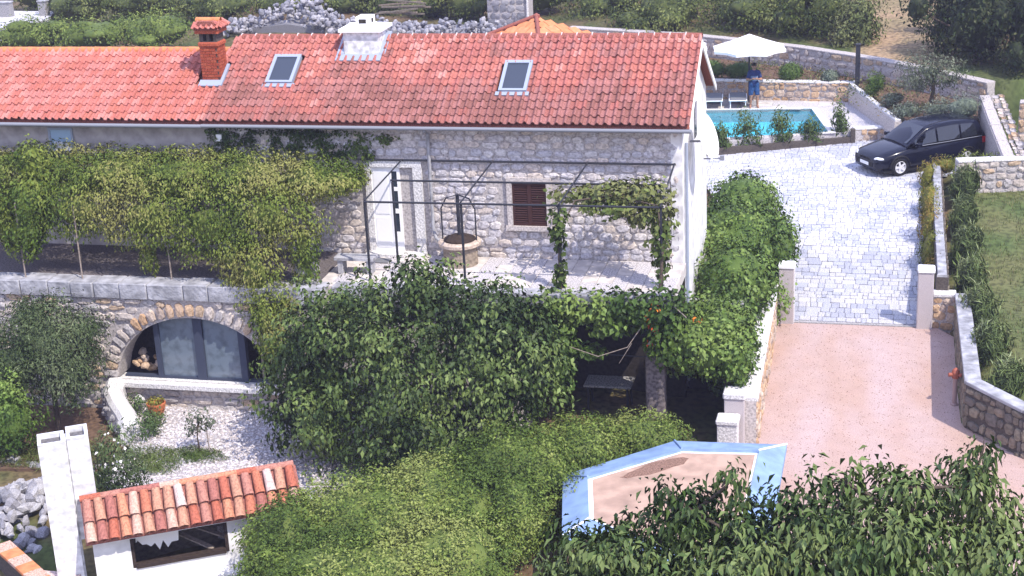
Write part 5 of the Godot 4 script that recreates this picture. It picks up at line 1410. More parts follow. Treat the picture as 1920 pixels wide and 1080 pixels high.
# ---------------------------------------------------------------- the car
func build_car():
	var c := thing("parked_car", "dark navy minivan parked at the end of the paved drive", "car", Vector3(5.88, -2.41, -18.65), PI + 0.585)   # its nose points along local +x
	c.rotation.y = PI - (-0.585)
	var paint := mat("navy_paint", lin(.003, .0045, .014), 0.18)
	paint.clearcoat_enabled = true; paint.clearcoat = 0.25; paint.clearcoat_roughness = 0.05; paint.metallic = 0.0; paint.metallic_specular = 0.3
	var glass := mat("car_glass", Color(.05, .07, .09), 0.04); glass.metallic_specular = 0.85
	var trim := mat("black_trim", lin(.012, .012, .013), 0.6)
	var st := [[2.2, .62, .34, .60], [2.14, .74, .25, .70], [1.95, .83, .22, .79], [1.45, .88, .2, .90], [1.0, .9, .2, .985], [.2, .905, .2, 1.0], [-1.2, .905, .2, 1.03], [-1.8, .89, .22, 1.06], [-2.1, .85, .28, 1.06], [-2.2, .76, .36, .98]]
	var b := MB.new()
	var ring := func(s: Array) -> Array:
		var w: float = s[1]
		var r: Array = []
		var half := [Vector2(0, s[3] + .03), Vector2(w * .6, s[3] + .015), Vector2(w * .88, s[3] - .03), Vector2(w * .97, s[3] - .12), Vector2(w, lerpf(s[2], s[3], .6)), Vector2(w * .985, lerpf(s[2], s[3], .3)), Vector2(w * .93, s[2]), Vector2(0, s[2])]
		for q in half: r.append(Vector3(s[0], q.y, q.x))
		for q in range(6, 0, -1): r.append(Vector3(s[0], half[q].y, -half[q].x))
		return r
	var loft := func(m: MB, rings: Array):
		var k0 := m.v.size()
		var n: int = rings[0].size()
		for q in rings.size():
			for s in n:
				var p: Vector3 = rings[q][s]
				var along: Vector3 = rings[mini(q + 1, rings.size() - 1)][s] - rings[maxi(q - 1, 0)][s]
				var round: Vector3 = rings[q][(s + 1) % n] - rings[q][(s + n - 1) % n]
				m.v.append(p); m.n.append(round.cross(along).normalized() * -1.0); m.c.append(Color.WHITE); m.t.append(Vector2.ZERO)
		for q in rings.size() - 1:
			for s in n:
				var i0 := k0 + q * n + s
				var i1 := k0 + q * n + (s + 1) % n
				for z in [i0, i1, i1 + n, i0, i1 + n, i0 + n]: m.i.append(z)
		for q in [0, rings.size() - 1]:
			for s in range(1, n - 1):
				if q == 0: m.tri(rings[0][0], rings[0][s + 1], rings[0][s])
				else: m.tri(rings[q][0], rings[q][s], rings[q][s + 1])
	var rings: Array = []
	for s in st: rings.append(ring.call(s))
	loft.call(b, rings)
	# cabin: x, roof y, roof half width, belt y
	var cab := [[1.05, 1.02, .70, .98], [.75, 1.22, .69, .99], [.2, 1.53, .66, 1.0], [-.2, 1.61, .655, 1.0], [-.9, 1.64, .65, 1.01], [-1.6, 1.60, .635, 1.03], [-1.95, 1.52, .61, 1.04], [-2.12, 1.25, .63, 1.04], [-2.16, 1.06, .66, 1.0]]
	rings = []
	for s in cab:
		var r: Array = []
		var half := [Vector2(0, s[1] + .035), Vector2(s[2] * .6, s[1] + .02), Vector2(s[2] * .93, s[1] - .01), Vector2(s[2] + .02, minf(s[1], s[1] - .06)), Vector2(.865, s[3] - .03), Vector2(0, s[3] - .1)]
		for q in half: r.append(Vector3(s[0], q.y, q.x))
		for q in range(4, 0, -1): r.append(Vector3(s[0], half[q].y, -half[q].x))
		rings.append(r)
	loft.call(b, rings)
	obj("body", b, paint, c)
	var side := func(x: float, f: float, sg: float) -> Vector3:
		var k := 0
		while k < cab.size() - 2 and cab[k + 1][0] > x: k += 1
		var u: float = (x - cab[k][0]) / (cab[k + 1][0] - cab[k][0])
		var yr: float = lerpf(cab[k][1], cab[k + 1][1], u) - .06
		var wr: float = lerpf(cab[k][2], cab[k + 1][2], u) + .02
		var yb: float = lerpf(cab[k][3], cab[k + 1][3], u) - .03
		return Vector3(x, lerpf(yb, yr, f), sg * (lerpf(.865, wr, f) + .008))
	for sg in [1.0, -1.0]:
		for w in [[.72, .2, -.12, -.12], [-.2, -.2, -1.08, -1.08], [-1.16, -1.16, -1.9, -1.78]]:
			b = MB.new()
			var n := 6
			for k in n:
				var x0: float = lerpf(w[0], w[3], float(k) / n)
				var x1: float = lerpf(w[0], w[3], float(k + 1) / n)
				var t0 := 0.9
				var a: Vector3 = side.call(x0, .12, sg)
				var e: Vector3 = side.call(x1, .12, sg)
				var f: Vector3 = side.call(x1, t0, sg)
				var g: Vector3 = side.call(x0, t0, sg)
				if sg > 0: b.quad(e, a, g, f)
				else: b.quad(a, e, f, g)
			obj("side_window", b, glass, c)
		b = MB.new(); b.tube([Vector3(.1, 1.60, sg * .60), Vector3(-.4, 1.68, sg * .60), Vector3(-1.2, 1.68, sg * .59), Vector3(-1.7, 1.62, sg * .58)], [0.013], 6); obj("roof_rail", b, trim, c)
		b = MB.new(); b.tube([Vector3(.75, .985, sg * .885), Vector3(-.5, 1.0, sg * .89), Vector3(-1.95, 1.03, sg * .875)], [0.012], 5); obj("waist_trim", b, M.zinc, c)
		b = MB.new(); b.bevel(Vector3(-.08, -.07, -.1), Vector3(.08, .07, .1), 0.03, Transform3D(Basis(), Vector3(.68, 1.06, sg * 1.0))); b.box(Vector3(.64, .98, minf(sg * .86, sg * .95)), Vector3(.7, 1.03, maxf(sg * .86, sg * .95))); obj("wing_mirror", b, paint, c)
		b = MB.new(); b.slab([Vector2(-.02, 0), Vector2(.36, .03), Vector2(.3, .13), Vector2(.02, .12)], Vector3(2.1, .58, sg * .62), Vector3(-.75, .12, sg * .55).normalized() * 1.0, Vector3(-.15, 1, 0).normalized(), -0.03 * sg)
		var ball := MB.new()
		var pr: Array = []
		for k in 9: pr.append(Vector2(sin(PI * k / 8.0), -cos(PI * k / 8.0)))
		ball.lathe(pr, Vector3.ZERO, 14)
		b = MB.new(); b.add(ball, Transform3D(Basis.from_euler(Vector3(0, sg * -0.75, 0)) * Basis.from_scale(Vector3(.09, .065, .2)), Vector3(2.03, .655, sg * .655)))
		obj("headlight", b, mat("lamp_glass", lin(.70, .72, .75), 0.1), c)
		b = MB.new(); b.box(Vector3(-2.2, .78, minf(sg * .6, sg * .86)), Vector3(-2.0, 1.0, maxf(sg * .6, sg * .885))); obj("tail_light", b, mat("tail_red", lin(.45, .015, .02), 0.2), c)
		for x in [1.33, -1.36]:
			var tf := Transform3D(Basis.from_euler(Vector3(PI / 2 * sg, 0, 0)), Vector3(x, .325, sg * .80))
			b = MB.new()
			var tb := MB.new()
			tb.lathe([Vector2(.2, -.1), Vector2(.3, -.1), Vector2(.325, -.07), Vector2(.325, .07), Vector2(.3, .1), Vector2(.215, .1)], Vector3.ZERO, 24)
			var wheel := put("wheel", tb.mesh(), trim, c, tf)
			tb = MB.new()
			tb.lathe([Vector2(.215, .1), Vector2(.2, .105), Vector2(.19, .06), Vector2(0, .05)], Vector3.ZERO, 20)
			tb.lathe([Vector2(.06, .05), Vector2(.06, .1), Vector2(0, .105)], Vector3.ZERO, 10)
			for k in 5:
				var bs := Basis.from_euler(Vector3(0, TAU * k / 5, 0))
				tb.box(Vector3(.04, .06, -.035), Vector3(.2, .1, .035), Transform3D(bs, Vector3.ZERO))
			obj("rim", tb, mat("alloy", lin(.55, .55, .57), 0.3), wheel)
			b = MB.new()
			var arc: Array = []
			for k in 11: arc.append(Vector3(x + .385 * cos(PI * k / 10), .325 + .385 * sin(PI * k / 10), sg * .875))
			b.tube(arc, [0.04], 6); obj("wheel_arch", b, trim, c)
	b = MB.new(); b.quad(Vector3(.98, 1.075, .66), Vector3(.98, 1.075, -.66), Vector3(.24, 1.555, -.57), Vector3(.24, 1.555, .57)); obj("windscreen", b, glass, c)
	b = MB.new(); b.quad(Vector3(-2.15, 1.2, -.58), Vector3(-2.15, 1.2, .58), Vector3(-2.02, 1.5, .52), Vector3(-2.02, 1.5, -.52)); obj("rear_window", b, glass, c)
	b = MB.new(); b.box(Vector3(2.17, .36, -.5), Vector3(2.215, .5, .5)); b.box(Vector3(2.15, .56, -.32), Vector3(2.2, .64, .32)); obj("grille", b, trim, c)
	b = MB.new(); b.box(Vector3(2.21, .38, -.26), Vector3(2.225, .49, .26)); obj("number_plate", b, M.white_paint, c)
	b = MB.new(); b.box(Vector3(-2.24, .5, -.26), Vector3(-2.2, .61, .26)); obj("number_plate", b, M.white_paint, c)
	b = MB.new(); b.box(Vector3(-1.9, .14, -.85), Vector3(1.95, .24, .85)); obj("underbody", b, trim, c)
	for sg in [1.0, -1.0]:
		for x in [.3, -.75]:
			b = MB.new(); b.box(Vector3(x - .1, .86, minf(sg * .89, sg * .915)), Vector3(x + .1, .885, maxf(sg * .89, sg * .915))); obj("door_handle", b, paint, c)

# ---------------------------------------------------------------- behind the house
func build_background():
	var t := thing("rubble_heap", "long grey heap of loose rubble behind the house ridge", "rubble heap", Vector3(-20, -0.8, -36))
	var pts: Array = []
	for k in 900:
		var f := rng.randf()
		var x := lerpf(-27.5, -13.0, f)
		var hgt := 0.55 + 0.9 * exp(-pow((x + 23.8) / 2.2, 2)) + 0.25 * nz.get_noise_1d(x * 40.0)
		var z := -35.0 + rng.randf_range(-1.2, 1.2) - 1.8 * exp(-pow((x + 24.0) / 2.5, 2))
		pts.append([Vector3(x + 20, rng.randf_range(0.1, 1.0) * hgt, z + 36), rng.randf_range(.14, .36)])
	rocks(t, pts, "grey", 4)
	var b := MB.new()
	b.slab([Vector2(-7.3, -.3), Vector2(7, -.3), Vector2(7, .15), Vector2(-2, .2), Vector2(-4, .5), Vector2(-6, .3), Vector2(-7.3, .0)], Vector3(0, 0, .6), Vector3.RIGHT, Vector3.UP, 1.6); obj("core", b, M.rock3, t)
	# small stone shed
	var s := thing("stone_shed", "small grey stone shed with one dark window far behind the orange roof", "shed", Vector3(-13.1, -0.7, -36))
	b = MB.new(); b.box(Vector3(-.95, -.3, -1.5), Vector3(.95, 2.4, -.04)); obj("wall", b, M.mortar, s)
	stones(s, Vector3(-.95, 0, -.04), Vector3.RIGHT, Vector3.UP, 1.9, 2.4, .4, .26, "grey", 4, 300, .04, func(x, y, _w, _h): return absf(x - 1.15) > .3 or absf(y - 1.62) > .3)
	b = MB.new(); b.box(Vector3(.08, 1.45, -.05), Vector3(.34, 1.8, -.03)); obj("window", b, M.dark_void, s)
	b = MB.new(); b.slab([Vector2(-1.1, 2.4), Vector2(1.1, 2.4), Vector2(1.0, 2.6), Vector2(-1.0, 2.6)], Vector3(0, 0, .1), Vector3.RIGHT, Vector3.UP, 1.7); obj("roof", b, M.ridge_clay, s)
	b = MB.new(); b.tube([Vector3(1.02, 0, 0.02), Vector3(1.02, 2.4, 0.02)], [0.06], 8); obj("corner_post", b, M.limewash, s)
	# orange hipped roof of the pool house
	var p := thing("pool_house", "small pool house with bright orange hipped tile roof behind the ridge", "pool house", Vector3(-8.75, -1.5, -23.2))
	b = MB.new(); b.box(Vector3(-2.1, -.6, -2.1), Vector3(2.1, 2.5, 2.1)); obj("wall", b, M.plaster_white, p)
	b = MB.new()
	var apex := Vector3(0.0, 3.62, 0)
	var R := 2.35
	var cn := [Vector3(-R, 2.5, R), Vector3(R, 2.5, R), Vector3(R, 2.5, -R), Vector3(-R, 2.5, -R)]
	for k in 4: b.tri(cn[k], cn[(k + 1) % 4], apex - Vector3(0, .04, 0))
	b.quad(cn[3], cn[2], cn[1], cn[0])
	p.rotation.y = deg_to_rad(-30)
	var rf := obj("roof", b, M.ridge_clay, p)
	var um := MB.new(); um.bevel(Vector3(-.5, -.5, -.5), Vector3(.5, .5, .5), .06)
	for k in [0, 1]:
		var a: Vector3 = cn[k]
		var e: Vector3 = cn[k + 1]
		var u := (e - a).normalized()
		var mid := (a + e) / 2
		var upv := (apex - mid)
		var L := upv.length()
		upv = upv.normalized()
		var n := u.cross(upv).normalized()
		var rows := 7
		for r in rows:
			var half := R * (1.0 - (r + .6) / rows)
			var cnt := maxi(1, int(half * 2 / .42))
			for q in cnt:
				var x := -half + (q + .5) * half * 2 / cnt
				put("roof_tile", unit_mesh_of([um], 0, "slabtile"), M.orange_clay if rng.randf() < .6 else M.orange_clay2, p, Transform3D(Basis(u * (half * 2 / cnt - .03), n * .035, -upv * (L / rows * 1.02)) , mid + u * x + upv * (r + .5) * L / rows + n * .004))
	for k in 2:
		b = MB.new(); b.tube([cn[k] + Vector3(0, .05, 0), apex + Vector3(0, .05, 0)], [.08], 8); obj("hip_tile", b, M.ridge_clay, rf)
	b = MB.new(); b.lathe([Vector2(.14, -.1), Vector2(.14, .08), Vector2(0, .16)], apex, 12); obj("finial", b, M.ridge_clay, rf)
	# farm track with two concrete posts at the upper left
	b = MB.new(); b.prism([Vector2(-52, -33.5), Vector2(-37.6, -32.8), Vector2(-36.7, -35.2), Vector2(-37.6, -37.6), Vector2(-52, -39)], -.6, 0.02); struct("track", b, mat("track_grey", lin(.46, .45, .47), 0.95))
	for k in 2:
		var q := thing("concrete_post", ["square pale concrete post at the upper left by the bushes", "broad pale concrete block on the track at the far upper left"][k], "post", [Vector3(-37.6, 0.0, -36.5), Vector3(-39.9, 0.0, -36.2)][k])
		b = MB.new(); b.bevel(Vector3(-.22 - k * .45, -.2, -.2), Vector3(.22 + k * .45, .72, .2), .03); obj("shaft", b, M.concrete, q)
		b = MB.new(); b.bevel(Vector3(-.25 - k * .45, .72, -.23), Vector3(.25 + k * .45, .79, .23), .02); obj("cap", b, M.coping, q)
	var tb := thing("timber_stack", "few loose timbers lying among the bushes behind the rubble", "timber", Vector3(-18.6, -0.3, -37.2))
	for k in 7:
		b = MB.new(); b.box(Vector3(-1.1, 0, -.05), Vector3(1.1, .07, .05), Transform3D(Basis.from_euler(Vector3(0, rng.randf_range(-.3, .3), rng.randf_range(-.12, .12))), Vector3(rng.randf_range(-.3, .3), .1 + k * .1, rng.randf_range(-.3, .3)))); obj("plank", b, M.brown1 if k % 2 else M.brown0, tb)

# ---------------------------------------------------------------- plants
func build_plants():
	plant("spreading_tree", "large dark green broadleaf tree in the yard below the terrace", "tree", [[-5.46, -0.98, 5.20, 2.5, 1.9, 1.9], [-7.35, -0.36, 4.80, 1.37, 0.98, 1.20], [-3.71, -0.1, 4.90, 1.4, 0.98, 1.20], [-7.74, -2.07, 5.60, 1.24, 0.98, 1.20], [-3.18, -1.0, 5.20, 1.05, 1.08, 1.20], [-5.43, -2.23, 6.00, 1.75, 0.85, 1.30], [-5.45, 0.70, 4.40, 0.8, 0.55, 0.80], [-8.3, -1.3, 5.0, .7, 1.2, .9]], 42000, 0.125, DARK_TREE, {"part": "crown", "trunk": 0.16, "base": Vector3(-5.7, -3.3, 4.9), "amp": 0.42, "thick": 0.7, "gap": -0.2, "per": 28, "tuft": 0.15, "droop": 0.9, "freq": 1.9, "mat": "leaf_glossy", "wide": .55})
	plant("clipped_hedge", "big bright yellow green hedge sweeping across the foreground", "hedge", [[-0.3, -2.68, 4.75, 1.1, 0.6, 0.75], [-1.6, -2.5, 5.95, 1.05, 0.8, 0.95], [-2.7, -2.3, 7.6, 1.3, 0.95, 1.35], [-3.91, -2.51, 9.20, 1.66, 1.05, 1.70], [-5.10, -2.57, 10.20, 1.85, 1.09, 1.70], [-6.45, -2.45, 11.00, 1.0, 0.85, 1.10], [-2.25, -2.6, 9.00, 0.6, 0.85, 1.0], [-3.3, -2.67, 11.00, 1.4, 0.88, 1.50], [-4.96, -2.65, 12.00, 2.27, 0.87, 1.50]], 115000, 0.072, HEDGE, {"dense": 0.79, "amp": 0.16, "thick": 0.24, "gap": -0.6, "per": 6, "tuft": 0.075, "freq": 1.6, "up": 0.7, "droop": 0.1})
	plant("ivy_hedge", "broad deep green ivy hedge between the white gable and the drive", "ivy", [[0.63, -1.1, -9.50, 1.0, 0.72, 1.50], [0.74, -1.2, -6.00, 1.3, 0.96, 1.80], [0.9, -1.6, -3.00, 1.2, 1.06, 1.60], [0.67, -1.73, 0.00, 1.1, 0.85, 1.20], [1.1, -1.95, 0.80, 0.6, 1.0, 0.80], [1.85, -1.6, -6.50, 0.58, 0.68, 0.90], [0.33, -1.55, 1.50, 0.78, 0.68, 0.70], [1.55, -2.1, 1.7, 0.3, 0.7, 0.5], [.95, -1.4, .95, .8, .55, 1.1], [1.5, -1.85, .9, .4, .75, 1.3], [.7, -1.55, 2.3, .75, .38, .28], [1.45, -1.8, 2.1, .35, .6, .35], [1.2, -2.6, -5.5, 1.0, 0.9, 2.0], [.9, -2.4, -9.5, 1.2, 1.0, 2.2]], 42000, 0.1, IVY, {"per": 8, "tuft": 0.1, "dense": 0.8, "amp": 0.18, "thick": 0.25, "gap": -0.55, "droop": 0.6, "floor": -3.6, "wide": .75, "mat": "leaf_glossy"})
	plant("trumpet_vine", "climbing vine with orange flowers hanging over the dark carport", "climbing vine", [[-2.56, -0.25, 2.75, 0.76, 0.45, 0.35], [-1.66, -0.27, 2.75, 0.88, 0.4, 0.35], [-0.65, -0.2, 2.75, 0.75, 0.5, 0.4], [0.08, -0.58, 2.65, 0.66, 0.9, 0.45], [-2.5, -1.0, 2.80, 0.3, 0.75, 0.30], [-1.4, -0.75, 2.80, 0.5, 0.2, 0.25], [-1.95, -1.32, 2.85, 0.6, 0.16, 0.2], [-2.5, -1.9, 3.0, 0.3, 0.6, 0.30], [.55, -1.2, 2.6, .4, .5, .35]], 6200, 0.135, IVY, {"amp": 0.4, "thick": 0.8, "gap": -0.2, "wide": .7, "mat": "leaf_glossy", "freq": 2.0})
	var fl := leaves([[-0.25, -0.35, 3.0, .16, .42, .1], [-0.42, -.95, 3.0, .08, .1, .08], [.75, -.35, 2.9, .1, .1, .1]], 60, 0.1, [Color(.55, .08, .02), Color(.65, .2, .03)])
	var tv := get_node("trumpet_vine")
	stuff(put("flowers", fl.mesh(), M.leaf, tv, Transform3D(Basis(), -tv.position)))
	var st := MB.new()
	st.tube([Vector3(-.35, .1, 2.45), Vector3(-.5, -.5, 2.9), Vector3(-.9, -1.1, 3.05), Vector3(-1.6, -1.35, 3.1), Vector3(-2.3, -1.15, 3.05)], [.03, .02, .012], 6)
	st.tube([Vector3(-.8, -1.0, 3.05), Vector3(-1.1, -1.5, 3.1)], [.012, .006], 5); st.tube([Vector3(.2, -.1, 2.9), Vector3(.5, -.3, 3.05)], [.014], 5)
	put("stems", st.mesh(), M.wood, tv, Transform3D(Basis(), -tv.position))
	plant("grapevine", "grapevine trained in an arch along the right end of the iron pergola", "vine", [[-0.23, 1.71, 1.75, 0.28, 0.7, 0.25], [-0.96, 2.17, 1.20, 0.85, 0.3, 0.60], [-2.00, 2.1, 1.20, 0.85, 0.2, 0.50], [-0.65, 1.75, 1.60, 0.5, 0.28, 0.40], [-2.66, 1.5, 2.18, 0.2, 0.5, 0.2], [-1.42, 1.9, 1.60, 0.66, 0.18, 0.40], [-0.26, 0.9, 1.9, 0.22, 0.6, 0.22], [-2.64, 0.35, 2.2, 0.14, 0.4, 0.18]], 3300, 0.125, [Color(.05, .075, .02), Color(.085, .12, .03), Color(.12, .15, .04), Color(.15, .16, .06)], {"amp": 0.45, "thick": 0.85, "gap": -0.15, "wide": .85, "freq": 2.2})
	st = MB.new()
	st.tube([Vector3(-2.62, 0, 2.25), Vector3(-2.66, .8, 2.2), Vector3(-2.6, 1.5, 2.2), Vector3(-2.3, 2.1, 1.8), Vector3(-1, 2.15, 1.2)], [.035, .025, .02], 6); st.tube([Vector3(-.24, 0, 2.15), Vector3(-.18, 1, 2.1), Vector3(-.3, 2.05, 1.9), Vector3(-1.2, 2.1, 1.5)], [.05, .035, .02], 6)
	var gv := get_node("grapevine")
	put("stem", st.mesh(), M.bark, gv, Transform3D(Basis(), -gv.position))
	plant("pergola_vine", "thick yellow green vine roofing the wooden pergola and hanging in curtains", "vine", [[-16.49, 2.42, 1.1, 1.69, 0.6, 1.4], [-14.50, 2.42, 1.1, 1.67, 0.58, 1.4], [-12.69, 2.42, 1.1, 1.79, 0.6, 1.4], [-10.93, 2.4, 1.1, 1.77, 0.58, 1.4], [-9.31, 2.32, 1.1, 1.4, 0.52, 1.3], [-8.45, 2.25, 0.9, 0.6, 0.3, 0.9], [-18.3, 2.35, 1.1, 1.3, 0.6, 1.4], [-15.09, 1.75, 2.5, 1.4, 0.75, 0.4], [-13.00, 1.6, 2.55, 1.5, 0.9, 0.4], [-11.38, 1.45, 2.6, 1.2, 1.0, 0.4], [-9.90, 1.65, 2.55, 1.4, 0.8, 0.45], [-10.2, 0.3, 2.9, 0.68, 1.05, 0.38], [-8.97, 0.95, 2.60, 0.42, 1.1, 0.3], [-9.9, -0.74, 3.25, 0.42, 0.85, 0.28], [-10.8, 0.7, 2.85, 0.4, 0.7, 0.25], [-9.72, -1.35, 3.3, 0.36, 0.75, 0.28], [-13.2, .55, 2.5, .25, .4, .2], [-9.4, -.3, 3.0, .4, .4, .3]], 62000, 0.08, VINE, {"amp": 0.26, "thick": 0.42, "gap": -0.75, "dense": .45, "droop": 1.0, "up": 0.5, "wide": .5, "freq": 1.7})
	plant("cone_shrub", "bushy vine mound rising above the left end of the pergola", "shrub", [[-16.35, 2.75, 2.0, 0.42, 0.6, 0.45], [-16.47, 1.85, 2.3, 0.72, 0.8, 0.6], [-16.54, 1.2, 2.5, 0.6, 0.65, 0.5], [-17.15, 1.4, 2.3, 0.36, 0.8, 0.45]], 7000, 0.1, [VINE[0] * .8, IVY[1], VINE[1], VINE[2]], {"amp": 0.3, "thick": 0.4, "gap": -0.4, "dense": .75})
	plant("ivy_on_facade", "dark ivy strands creeping down the facade below the gutter", "ivy", [[-11.9, 3.05, .06, .45, .35, .1], [-11.2, 3.1, .06, .25, .25, .08], [-10.5, 3.0, .05, .3, .3, .08], [-10.0, 2.9, .05, .3, .25, .08], [-9.3, 3.0, .05, .5, .22, .08], [-8.9, 2.7, .05, .5, .18, .08], [-8.3, 2.9, .05, .35, .3, .08], [-8.0, 2.65, .05, .2, .22, .08], [-9.7, 3.25, .08, 1.6, .1, .1], [-7.5, 3.1, .05, .3, .14, .06], [-12.2, 3.3, .06, .2, .15, .08]], 2600, 0.1, [Color(.03, .048, .016), Color(.05, .08, .022), Color(.08, .115, .03)], {"amp": 0.4, "thick": 0.9, "gap": -0.15, "freq": 2.5})
	plant("olive_tree", "grey green olive tree standing left of the arched wall", "olive tree", [[-15.33, -1.14, 4.50, 1.35, 1.1, 1.10], [-15.9, -1.57, 5.00, 1.0, 1.0, 1.0], [-14.5, -1.65, 4.80, 0.65, 0.8, 0.80], [-15.57, -0.45, 4.40, 0.6, 0.5, 0.70], [-14.35, -0.8, 4.40, 0.5, 0.5, 0.60]], 24000, 0.09, [Color(.035, .055, .02), Color(.06, .085, .035), Color(.095, .125, .055), Color(.14, .17, .09)], {"part": "crown", "trunk": 0.08, "base": Vector3(-15.2, -3.45, 4.6), "amp": 0.35, "thick": 0.6, "gap": -0.4, "dense": .5, "per": 14, "tuft": .12, "wide": .32, "freq": 1.8})
	plant("garden_shrub", "dense mid green shrub at the left edge below the olive tree", "shrub", [[-15.47, -2.5, 6.20, 0.7, 0.85, 0.8], [-15.73, -1.9, 6.00, 0.5, 0.6, 0.70], [-16.4, -2.8, 5.8, .7, .6, .6]], 4200, 0.1, IVY, {"amp": 0.35, "thick": 0.5, "dense": .6, "floor": -3.5})
	plant("oleander", "upright dark oleander with white flowers behind the hut chimney", "oleander", [[-11.23, -1.8, 9.00, 0.5, 0.6, 0.45], [-11.03, -2.3, 9.00, 0.45, 0.6, 0.45], [-11.55, -2.4, 9.00, 0.38, 0.6, 0.40], [-11.2, -3.1, 9.0, .35, .5, .3]], 3600, 0.11, [Color(.03, .05, .02), Color(.05, .08, .03), Color(.08, .115, .045), Color(.11, .15, .06)], {"amp": 0.35, "thick": 0.7, "wide": .25, "droop": -0.8, "gap": -0.25})
	var fw := leaves([[-11.2, -1.75, 9.05, .55, .65, .45]], 46, 0.07, [Color(.8, .78, .75), Color(.75, .7, .68)], {"wide": .9})
	stuff(put("flowers", fw.mesh(), M.leaf, get_node("oleander"), Transform3D(Basis(), -get_node("oleander").position)))
	plant("herb_clump", "low green herb clump beside the terracotta pot and wall stub", "shrub", [[-12.55, -3.05, 4.9, 0.4, 0.4, 0.4], [-13.45, -2.95, 3.7, 0.3, 0.32, 0.25], [-12.75, -3.1, 4.2, .3, .3, .3]], 1700, 0.07, [Color(.05, .085, .03), Color(.08, .125, .04), Color(.12, .16, .06)], {"amp": 0.4, "thick": 0.7, "floor": -3.3})
	var sap := plant("sapling", "thin young tree with a stake in the pebble yard", "sapling", [[-10.92, -2.45, 5.45, 0.3, 0.32, 0.3], [-11.1, -2.75, 5.45, .16, .16, .16], [-10.7, -2.6, 5.4, .2, .18, .2]], 420, 0.08, OLIVE, {"thick": .95, "amp": .4, "base": Vector3(-10.95, -3.3, 5.5), "trunk": 0.022})
	st = MB.new(); st.tube([Vector3(.28, 0, .05), Vector3(.26, .7, .05)], [.014], 6); obj("stake", st, M.wood, sap)
	plant("grass_mound", "low mound of grass around the sapling in the pebble yard", "grass", [[-11.0, -3.3, 5.8, .9, .14, .5], [-12.0, -3.3, 6.1, .75, .2, .55], [-11.6, -3.3, 6.6, .5, .14, .35]], 5000, 0.09, [Color(.05, .09, .02), Color(.09, .13, .03), Color(.13, .17, .05)], {"floor": -3.3, "thick": .9, "droop": -1.2, "wide": .14, "amp": .3, "gap": -.9})
	var gp := thing("bed_grass", "rough grass tufts on the brown soil left of the wall stub", "grass", Vector3(-15, -3.42, 5.8))
	stuff(obj("blades", leaves([[0.6, 0, .1, 1.2, .12, .9], [-1.6, 0, .3, 1.6, .15, 1.0], [1.3, 0, .9, .5, .14, .4]], 9000, 0.1, [Color(.06, .09, .025), Color(.10, .13, .035), Color(.15, .16, .06)], {"floor": 0.0, "thick": 1.0, "droop": -1.2, "wide": .13, "gap": -.1, "amp": .3}), M.leaf, gp))
	# foreground tree, nearer to the viewer: drooping pointed leaves on long shoots
	var fb: Array = [[1.96, 2.05, 19.00, 1.15, 0.53, 1.30], [3.38, 2.5, 19.00, 1.0, 0.55, 1.30], [4.47, 2.75, 19.00, 0.85, 0.6, 1.20], [5.39, 3.15, 19.30, 0.75, 0.55, 1.10], [6.37, 2.9, 19.00, 0.74, 0.65, 1.20], [2.69, 3.0, 19.00, 0.28, 0.38, 0.40], [6.14, 3.6, 19.00, 0.22, 0.36, 0.35], [4.02, 1.60, 18.00, 2.20, 0.62, 1.40], [1.05, 2.0, 19.00, 0.4, 0.3, 0.50], [2.30, 3.3, 19.0, 0.14, 0.16, 0.2], [3.21, 3.55, 19.0, 0.13, 0.3, 0.2], [1.6, 2.46, 19.2, .6, .3, .4], [1.2, 2.3, 18.8, .45, .3, .3], [2.3, 2.62, 18.9, .5, .26, .35], [4.62, 3.55, 19.0, 0.16, 0.2, 0.2], [5.37, 3.62, 19.2, 0.22, 0.18, 0.2], [6.27, 4.05, 19.0, 0.11, 0.28, 0.2]]
	plant("cherry_tree", "dark leafy tree with drooping shoots filling the near right corner", "tree", fb, 24000, 0.125, [Color(.022, .042, .012), Color(.045, .078, .021), Color(.078, .12, .034), Color(.125, .165, .055)], {"part": "crown", "base": Vector3(4.0, -5.1, 18.4), "trunk": 0.06, "amp": 0.4, "thick": 0.95, "gap": -0.25, "per": 12, "tuft": 0.11, "droop": 1.6, "wide": .42, "freq": 2.4, "mat": "leaf_glossy"})
	# trees on the hill
	var bt := [[-5.4, 0.15, -36.01, 2.22, 1.37, 2.62], [-1.64, 0.41, -34.96, 2.21, 1.58, 2.31], [1.76, 0.83, -32.97, 1.84, 1.68, 2.1], [3.42, 0.41, -30.87, 0.84, 1.16, 1.05], [8.04, 1.15, -26.67, 1.68, 1.84, 1.89], [9.82, 1.36, -25.41, 1.26, 1.99, 1.78], [6.99, 1.36, -28.35, 0.84, 1.58, 1.37], [0.16, 0.2, -33.91, 1.26, 1.16, 1.37], [-8.87, -0.01, -38.64, 2.04, 1.16, 2.1], [-3.41, 1.04, -40.74, 2.52, 1.78, 2.1], [-8.13, 0.62, -43.89, 2.73, 1.68, 2.1], [1.32, 1.46, -38.64, 2.31, 1.89, 2.1], [12.13, 1.67, -27.61, 1.89, 2.31, 1.89], [9.19, 1.88, -31.29, 2.1, 2.31, 2.1]]
	var names := ["olive coloured bushy tree above the retaining wall beside the orange roof", "broad olive green tree above the retaining wall behind the parasols", "tall dark olive tree above the wall left of the dry grass gap", "small light green bush beside the dry grass gap on the wall top", "dark evergreen tree right of the dry grass gap above the olive", "dark evergreen tree at the upper right edge of the photo", "dark narrow tree bordering the right of the dry grass gap", "shaded low tree between two olive trees on the wall top", "green bush behind the orange hipped roof", "olive tree of the second row behind the parasols", "olive tree of the second row behind the pool house", "second row tree left of the dry grass gap", "dark evergreen tree beyond the right edge above the field wall", "tall dark evergreen behind the dark pair at upper right"]
